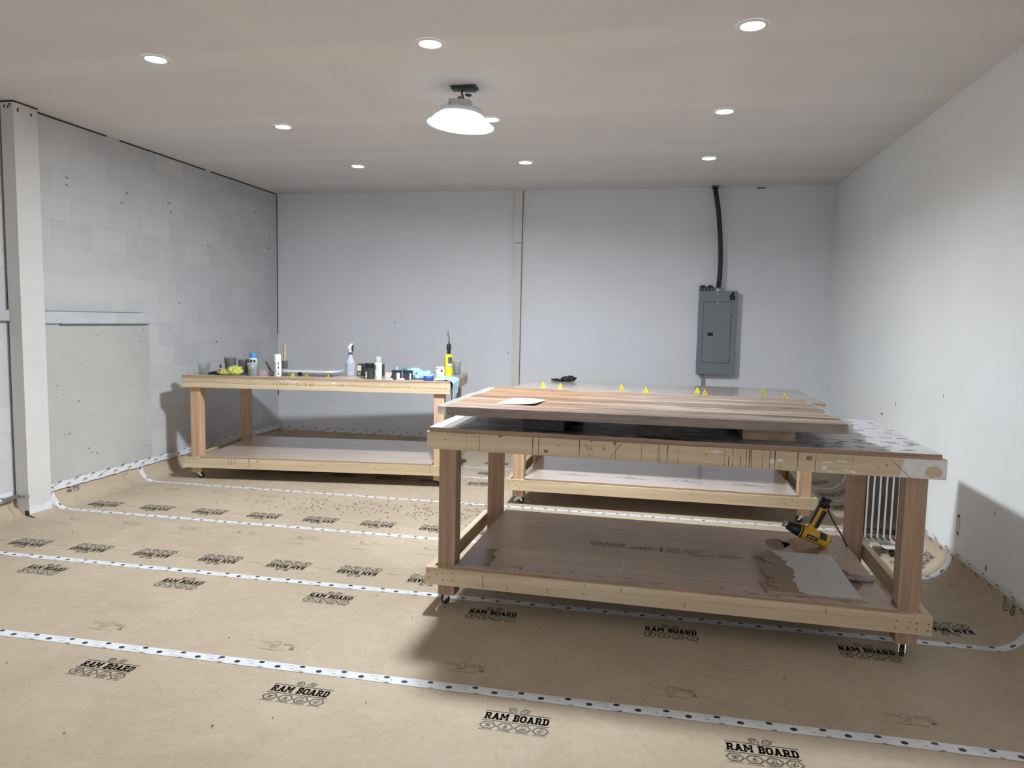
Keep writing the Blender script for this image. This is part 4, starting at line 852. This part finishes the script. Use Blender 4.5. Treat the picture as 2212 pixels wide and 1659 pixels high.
b = MB(); b.box(-.116, -.078, -.051, -.0502, .052, .104, 0); obj('beige_print', b, plain('beige_print', (.58, .50, .40), .5), t); b = MB(); b.box(.065, .098, -.051, -.0502, .0, .058); obj('yellow_print', b, YELLOW, t)
b = MB()
for i in range(4): b.box(-.112, -.084, -.0512, -.0503, .010 + .009 * i, .014 + .009 * i)
obj('text_lines', b, PGREY, t)
b = MB(); b.box(-.055, .055, -.03, .03, 0, .055); b.box(-.05, -.03, -.0306, -.03, .008, .047, 1); b.box(-.02, .0, -.0306, -.03, .008, .047, 1); b.box(.01, .03, -.0306, -.03, .008, .047, 1)
tag(obj('pink_carton', b, [plain('pink_grey_card', (.50, .42, .42), .7), plain('carton_stripe', (.58, .50, .50), .7)], bevel=.002, loc=(-2.36, 6.27, ZL), rz=.15), 'low pinkish grey carton beside the grey capped spray can', 'box')
# two black square jars
def jar(x, y, label, strip):
    x, y = seat(x, y, .062)
    t = thing('pigment_jar', label, 'jar', (x, y, ZL), .16, 'black pigment jars'); b = MB(); b.prism(stadium(.040, .036, .012, 4), 0, .066); obj('body', b, NAVY, t, bevel=.002)
    b = MB(); b.prism(stadium(.043, .039, .013, 4), .066, .082); b.prism(stadium(.034, .030, .01, 4), .082, .085); obj('lid', b, BLACK, t, bevel=.002)
    b = MB(); b.box(strip[0], strip[1], -.0372, -.0362, .003, .062); obj('label', b, plain('white_label', (.74, .74, .76), .5), t)
jar(-2.225, 6.03, 'black square jar with a white label, left one of the two', (.006, .034)); jar(-2.122, 6.03, 'black square jar, right one of the two, beside the blue gloves', (.022, .034))
for x, y, r, lb in ((-2.262, 5.985, .014, 'small white cap lying in front of the left black jar'), (-2.156, 5.975, .022, 'wider white cap lying in front of the right black jar')):
    b = MB(); b.lathe([(0, 0), (r, 0), (r, .011), (r * .9, .013), (0, .013)], seg=20); tag(obj('bottle_cap', b, WHITEP, loc=(*seat(x, y, r), ZL)), lb, 'cap', 'white caps in front of the jars')
# blue gloves
t = thing('blue_gloves', 'heap of crumpled light blue gloves left of the white paint tin', 'gloves', (-2.125, 6.35, ZL), .1)
for i, (dx, dy, sx, sy, sz) in enumerate(((-.05, .0, .065, .05, .072), (.05, -.02, .07, .06, .060), (.085, -.085, .045, .04, .036), (.02, -.07, .05, .03, .03))):
    o = crumple('glove', None, None, GLBL, (dx, dy, 0), (sx, sy, sz), 20 + i, .4 * i); o.parent = t
t = thing('rubber_scraper', 'dark teal rubber scraper sticking up behind the blue gloves', 'tool', (-2.27, 6.45, ZL), .2); b = MB(); b.prism([(-.045, .0), (.02, .0), (-.02, .095), (-.055, .085)], -.008, .008, 0, Matrix.Rotation(PI / 2, 4, 'X')); obj('blade', b, GLDB, t, bevel=.004)
t = thing('dried_glove', 'teal blue dried glove fingertip standing on the left jar lid', 'gloves', (*seat(-2.225, 6.03, .062), ZL + .0855)); b = MB(); b.lathe([(.016, 0), (.012, .012), (.006, .03), (0, .036)], seg=12); obj('fingertip', b, plain('pale_teal', (.18, .40, .52), .5), t)
# tape roll
t = thing('tape_roll', 'roll of blue masking tape lying at the front edge of the left bench', 'tape', (*seat(-1.97, 6.15, .046), ZL)); b = MB(); b.lathe([(.038, 0), (.046, 0), (.046, .042), (.038, .042), (.038, 0)], seg=36); obj('tape', b, plain('painters_blue', (.035, .075, .34), .5), t)
b = MB(); b.lathe([(.035, .001), (.038, .001), (.038, .043), (.035, .043), (.035, .001)], seg=36); obj('core', b, plain('tape_core', (.62, .66, .74), .6), t)
# white tin
t = thing('paint_tin', 'white paint tin between the blue gloves and the yellow torch', 'tin', (-1.965, 6.49, ZL)); b = MB(); b.lathe([(0, 0), (.040, 0), (.041, .003), (.041, .100), (.038, .104), (.034, .104), (.033, .099), (0, .099)], seg=30); obj('tin_body', b, CANW, t)
b = MB(); b.lathe([(.0415, .058), (.0415, .083)], seg=5, a0=math.radians(-68), a1=math.radians(-42)); b.lathe([(.0415, .085), (.0415, .093)], seg=5, a0=math.radians(-130), a1=math.radians(-105)); b.lathe([(.0415, .088), (.0415, .094)], seg=5, a0=math.radians(-60), a1=math.radians(-42)); obj('label_print', b, NAVY, t, fix=False)
pyramid(-1.915, 6.20, ZL, .6, 'small yellow pyramid among the blue gloves at the right end of the left bench', .03, None, 'loose pyramid')
# torch
t = thing('gas_torch', 'yellow gas cylinder torch with black head and bent steel nozzle on the left bench', 'torch', (-1.915, 6.60, ZL), 0)
b = MB(); b.lathe([(0, 0), (.036, 0), (.038, .004), (.038, .195), (.035, .212), (.022, .222), (0, .222)], seg=30); obj('cylinder', b, YELLOW, t)
b = MB(); b.lathe([(.0386, .10), (.0386, .195)], seg=9, a0=math.radians(-85), a1=math.radians(-20)); b.lathe([(.0386, .10), (.0386, .195)], seg=4, a0=math.radians(-165), a1=math.radians(-140)); obj('label', b, plain('dark_label', (.08, .08, .09), .5), t, fix=False)
b = MB(); b.lathe([(.0390, .104), (.0390, .135)], seg=9, a0=math.radians(-84), a1=math.radians(-24)); obj('label_print', b, plain('label_pink_grey', (.55, .50, .50), .5), t, fix=False)
b = MB(); b.lathe([(.014, .220), (.016, .232), (.018, .262), (.022, .285), (.021, .312), (.012, .320), (0, .320)], seg=18); b.box(-.022, -.012, -.008, .008, .262, .310); obj('torch_head', b, BLACK, t, bevel=.002)
b = MB(); b.tube([(0, 0, .318), (.001, 0, .35), (.0, 0, .372), (-.008, 0, .40), (-.013, 0, .42), (-.016, 0, .44)], [.007, .0065, .006, .0065, .0085, .009], 12); obj('nozzle', b, plain('burnt_steel', (.30, .27, .25), .3, .9), t)
b = MB(); b.box(-.004, .004, -.001, .001, 0, .20); o = tag(obj('stir_stick', b, STICK, loc=(-1.945, 6.93, ZL + .006)), 'wooden stick leaning out left behind the yellow torch', 'stick'); o.rotation_euler = (0, -.18, 0)
# blue towel over the corner
def towel(u, v):
    # u along the bench end (front to back), v from the top over the edge and down
    y = .02 + .42 * u; top = .15
    L_ = top + .17 * (1 - .45 * u) + .05 * math.sin(5 * u); d = v * L_; xe = 2.478
    fold = .010 * math.sin(14 * u + 2 * v) + .006 * noise.noise((u * 6, v * 5, 3))
    if d < top - .02: return (xe - top + d, y + .02 * math.sin(6 * v), .9765 + .012 * max(0, noise.noise((u * 5, v * 8, 1))) + .004)
    if d < top + .02:
        a = (d - top + .02) / .04 * PI / 2; return (xe - .02 + .026 * math.sin(a) + abs(fold) * a, y, .9795 - .026 * (1 - math.cos(a)))
    return (xe + .008 + abs(fold) * 1.6, y + .03 * (d - top), .9535 - (d - top - .02))
b = MB(); b.grid(towel, 30, 36)
tag(obj('blue_towel', b, plain('light_blue_towel', (.42, .66, .84), .8, var=.08, sc=60), solid=.003, loc=(-4.2253, 5.8409, 0), rz=.1268), 'light blue towel hanging over the right end of the left bench', 'towel')

# ------------------------------------------------------------------ on the shelf of the near bench
ZH = .2405
# torn white board
t = thing('torn_board', 'sheet of white faced board with torn brown edge on the near bench shelf', 'board', (.58, 3.545, ZH), -.015)
b = MB(); b.prism([(0, 0), (.425, .0), (.425, .66), (.07, .66), (.03, .45), (.06, .3), (-.02, .15)], 0, .012); obj('board_core', b, plain('brown_torn_card', (.36, .27, .21), .85, var=.12, sc=30), t, bevel=.001)
face = [(.424, .001), (.424, .659), (.10, .659)]
for i in range(1, 22):
    v = i / 22; face.append((.10 + .09 * v + .03 * math.sin(5 * v) + rnd.uniform(-.014, .014), .659 - .658 * v))
face.append((.185, .001)); b = MB(); b.prism(face[::-1], .0122, .0132); obj('white_face', b, plain('white_board_face', (.64, .62, .63), .6, var=.03), t)
FLAP = plain('torn_card_flap', (.40, .30, .235), .85)
for i in range(9):
    b = MB(); x, y = rnd.uniform(.0, .06), .06 + .062 * i; l = rnd.uniform(.04, .08)
    lf = rnd.uniform(.004, .009)
    b.grid(lambda u, v: (x + l * u + .006 * math.sin(23 * v + i) + .004 * math.sin(51 * v), y + .055 * v + .006 * math.sin(7 * u), .0128 + lf * (1 - u) ** 2), 6, 14)
    obj('torn_flap', b, FLAP, t, fix=False)
o = crumple('peeled_film', 'crumpled strip of peeled film right of the white board on the shelf', 'scrap', plain('pinkish_film', (.40, .32, .30), .4, var=.2), (1.085, 3.85, ZH), (.055, .035, .018), 31, .3)
# heat gun, standing nose up-left on its back, in its own upright plane
t = thing('heat_gun', 'yellow and black heat gun lying on the right of the near bench shelf', 'heat gun', (1.00, 4.40, ZH), -.06)
S = 4.40 / 1552 * 1.02
def hp(px, py): return Vector(((px - 1780) * S, 0, (1187 - py) * S))
nose, tail = hp(1709, 1146), hp(1795, 1177)
ax = (tail - nose).normalized(); rot = Vector((0, 0, 1)).rotation_difference(ax).to_matrix().to_4x4(); Tn = Matrix.Translation(nose) @ rot
Lg = (tail - nose).length
b = MB(); b.lathe([(.013, -.004), (.0165, -.004), (.0165, .026), (.013, .026), (.013, -.004)], seg=20, T=Tn); obj('nozzle', b, STEEL, t)
b = MB(); b.lathe([(.019, .018), (.024, .022), (.036, .075), (.038, .095), (.036, .10), (0, .10)], seg=24, T=Tn); obj('nose_guard', b, BLACK, t)
b = MB(); b.lathe([(.0, .092), (.039, .094), (.041, .105), (.041, .16), (.038, Lg - .01), (.030, Lg + .002), (0, Lg + .002)], seg=24, T=Tn); obj('motor_body', b, YELLOWT, t)
b = MB(); b.lathe([(.0415, .20), (.0405, .235), (.030, Lg + .004)], seg=12, T=Tn, a0=math.radians(100), a1=math.radians(260)); obj('black_shell', b, BLACK, t, fix=False)
b = MB(); b.lathe([(.0405, .10), (.0425, .10), (.0425, .108), (.0405, .108)], seg=24, T=Tn); obj('joint_ring', b, BLACK, t, fix=False)
g0, g1 = hp(1762, 1150), hp(1782, 1103)
gax = (g1 - g0).normalized(); Tg = Matrix.Translation(g0) @ Vector((0, 0, 1)).rotation_difference(gax).to_matrix().to_4x4(); gl = (g1 - g0).length
b = MB(); b.prism(stadium(.026, .019, .016, 5), -.01, gl, 0, Tg); obj('handle', b, YELLOWT, t, bevel=.003)
b = MB(); b.prism(stadium(.016, .021, .012, 5), .012, gl - .02, 0, Tg @ Matrix.Translation((.014, 0, 0))); b.prism(stadium(.006, .021, .005, 4), .02, gl - .01, 0, Tg @ Matrix.Translation((-.022, 0, 0))); obj('rubber_grip', b, BLACK, t, bevel=.002)
b = MB(); b.tube([hp(1780, 1106), hp(1784, 1096), hp(1783, 1088)], [.026, .028, .016], 14); b.tube([hp(1783, 1100), hp(1783, 1090), hp(1779, 1085)], .008, 8); b.tube([hp(1784, 1098), hp(1794, 1105)], [.016, .008], 10); obj('handle_base', b, BLACK, t)
b = MB(); b.tube([hp(1784, 1095), hp(1781, 1084), hp(1778, 1087)], .006, 8); c0 = hp(1786, 1092)
b.prism([(hp(q, r_).x, hp(q, r_).z) for q, r_ in ((1779, 1085), (1781, 1084), (1795, 1089), (1794, 1095), (1783, 1091))], -.012, .012, 0, Matrix.Rotation(PI / 2, 4, 'X')); obj('hanging_hook', b, BLACK, t)
b = MB(); Tl = Tn @ Matrix.Rotation(0, 4, 'Z'); lz = .128
lab0, labx = Vector((0, -.0425, 0)), ax
up_ = Vector((-ax.z, 0, ax.x)); cen = nose + ax * .165 + Vector((0, -.0425, 0)) - up_ * .004
b.add([cen - ax * .032 - up_ * .012, cen + ax * .032 - up_ * .012, cen + ax * .032 + up_ * .012, cen - ax * .032 + up_ * .012], [(0, 1, 2, 3)]); lb_o = obj('name_plate', b, plain('black_plate', (.03, .028, .03), .4), t, fix=False)
b = MB()
for p in font_polys('DEWALT', .010, 0, -.005, bold=.03, width=.05): b.add([cen + ax * x + up_ * y + Vector((0, -.0006, 0)) for x, y in p], [tuple(range(len(p)))])
obj('lettering', b, plain('plate_letter', (.60, .45, .30), .5), lb_o, fix=False)
b = MB(); b.tube([hp(1790, 1108), hp(1796, 1122), hp(1806, 1140), hp(1814, 1152), hp(1822, 1166) + Vector((0, -.01, 0)), hp(1829, 1181) + Vector((.0, -.02, 0))], .0045, 8); obj('power_cord', b, BLACK, t)

# ------------------------------------------------------------------ electrical panel
t = thing('electrical_panel', 'grey breaker panel with a black number 6 on the back wall', 'electrical panel', (.455, 8.075, .985), 0)
PW, PH = .406, .903
b = MB(); b.box(.006, PW - .006, .004, .105, .004, PH - .004); obj('box', b, PANELG, t, bevel=.003)
b = MB(); b.box(0, PW, -.006, .004, 0, PH); obj('cover', b, PANELG, t, bevel=.003)
b = MB(); b.box(.053, .347, -.0066, -.0058, .126, .792); obj('door_gap', b, PANELDK, t)
b = MB(); b.box(.058, .343, -.012, -.0062, .131, .787); dr = obj('door', b, PANELG, t, bevel=.002)
b = MB(); b.box(.108, .166, -.0145, -.0115, .42, .452); obj('latch', b, BLACKM, dr, bevel=.002)
for z in (.235, .675):
    b = MB(); b.tube([(.342, -.012, z - .012), (.342, -.012, z + .012)], .004, 8); obj('hinge', b, STEEL, dr)
b = MB()
for p in font_polys('6', .080, .352, .812, bold=.06): b.add([(x, -.0068, z) for x, z in p], [tuple(range(len(p)))])
obj('number', b, BLACKM, t, fix=False)
b = MB()
for x, z in ((.198, .868), (.198, .802), (.198, .766)): b.box(x - .004, x + .004, -.0125 if z < .79 else -.0067, -.006, z - .006, z + .006)
obj('paint_drip', b, SMEAR, t)
t = thing('conduit_hose', 'thick black flexible conduit running from the breaker panel up to the ceiling', 'conduit', (0, 8.075, 0))
cps = [(.577, .02, 2.985), (.597, .01, 2.88), (.618, 0, 2.76), (.636, 0, 2.62), (.650, .0, 2.48), (.661, .0, 2.33), (.666, .0, 2.18), (.664, 0, 2.04), (.657, 0, 1.93)]
b = MB(); b.tube(cps, .0255, 14); obj('hose', b, plain('black_conduit_jacket', (.025, .026, .030), .5), t)
b = MB(); b.lathe([(.030, 0), (.030, .02), (.026, .024), (.026, .042), (.020, .045)], (.655, 0.02, 1.888), 18); obj('connector', b, STEEL, t)
b = MB(); b.box(.545, .615, -.01, .09, 2.985, 3.002); b.lathe([(.022, 0), (.022, .01), (0, .01)], (.585, -.005, 2.95), 14, T=None); obj('ceiling_fitting', b, plain('dark_fitting', (.12, .12, .12), .5, .5), t)
for i, x in enumerate((.496, .574)):
    b = MB(); b.box(-.033, .033, -.02, .03, 0, .046); b.box(-.026, .026, -.014, .024, .046, .060)
    t = thing('cable_clamp', f'black cable clamp on top of the breaker panel, {("left", "right")[i]} one of the pair', 'clamp', (x, 8.115, 1.8885), 0, 'black cable clamps'); obj('clamp_body', b, BLACK, t, bevel=.004)
    b = MB()
    for q in (-.015, .015): b.prism([(q - .008, .012), (q + .008, .012), (q, .036)], .0202, .0212, 0, Matrix.Rotation(PI / 2, 4, 'X'))
    obj('screw_slot', b, plain('clamp_grey', (.35, .35, .36), .4), t)
b = MB(); b.tube([(0, 0, 0), (-.004, 0, -.05), (.006, .02, -.18), (.01, .03, -.5)], .010, 10); tag(obj('ground_wire', b, plain('grey_wire', (.22, .22, .22), .5), loc=(.535, 8.12, .984)), 'thin grey wire dropping from the bottom of the breaker panel', 'wire')

# ------------------------------------------------------------------ oil radiator between the near bench and the right wall
t = thing('oil_radiator', 'white finned oil radiator heater seen between the legs of the near bench', 'heater', (1.447, 5.13, 0))
RW = plain('radiator_white', (.74, .74, .71), .3); RG = plain('radiator_side_grey', (.30, .31, .31), .28, .5)
for k in range(6):
    b = MB(); x = .0395 * k; b.prism(stadium(.075, .27, .03, 5), -.0018, .0018, 0, Matrix.Translation((x, .08, .36)) @ Matrix(((0, 0, 1, 0), (1, 0, 0, 0), (0, 1, 0, 0), (0, 0, 0, 1))))
    b.box(x - .005, x + .005, .002, .010, .115, .605, 1); obj('fin', b, [RG, RW], t, bevel=.001)
for z in (.14, .56):
    b = MB(); b.tube([(-.02, .08, z), (.205, .08, z)], .02, 12); obj('manifold', b, RG, t)
b = MB(); b.box(-.05, -.018, .0, .16, .09, .62); obj('end_cover', b, BLACK, t, bevel=.012)
b = MB(); b.prism(stadium(.045, .11, .03, 4), .056, .064, 0, Matrix.Translation((.155, .06, 0))); b.prism(stadium(.045, .11, .03, 4), .056, .064, 0, Matrix.Translation((.0, .06, 0))); b.box(-.01, .18, .065, .095, .064, .10); obj('foot_plate', b, RW, t, bevel=.003)
for x, y in ((.165, -.02), (.165, .14), (-.02, -.02), (-.02, .14)):
    b = MB(); b.lathe([(0, -.012), (.022, -.012), (.026, -.008), (.026, .008), (.022, .012), (0, .012)], seg=18, T=Matrix.Translation((x, y, .0275)) @ Matrix.Rotation(PI / 2, 4, 'Y')); b.tube([(x, y, .03), (x, y, .058)], .008, 8); obj('caster_wheel', b, RUBBER, t)
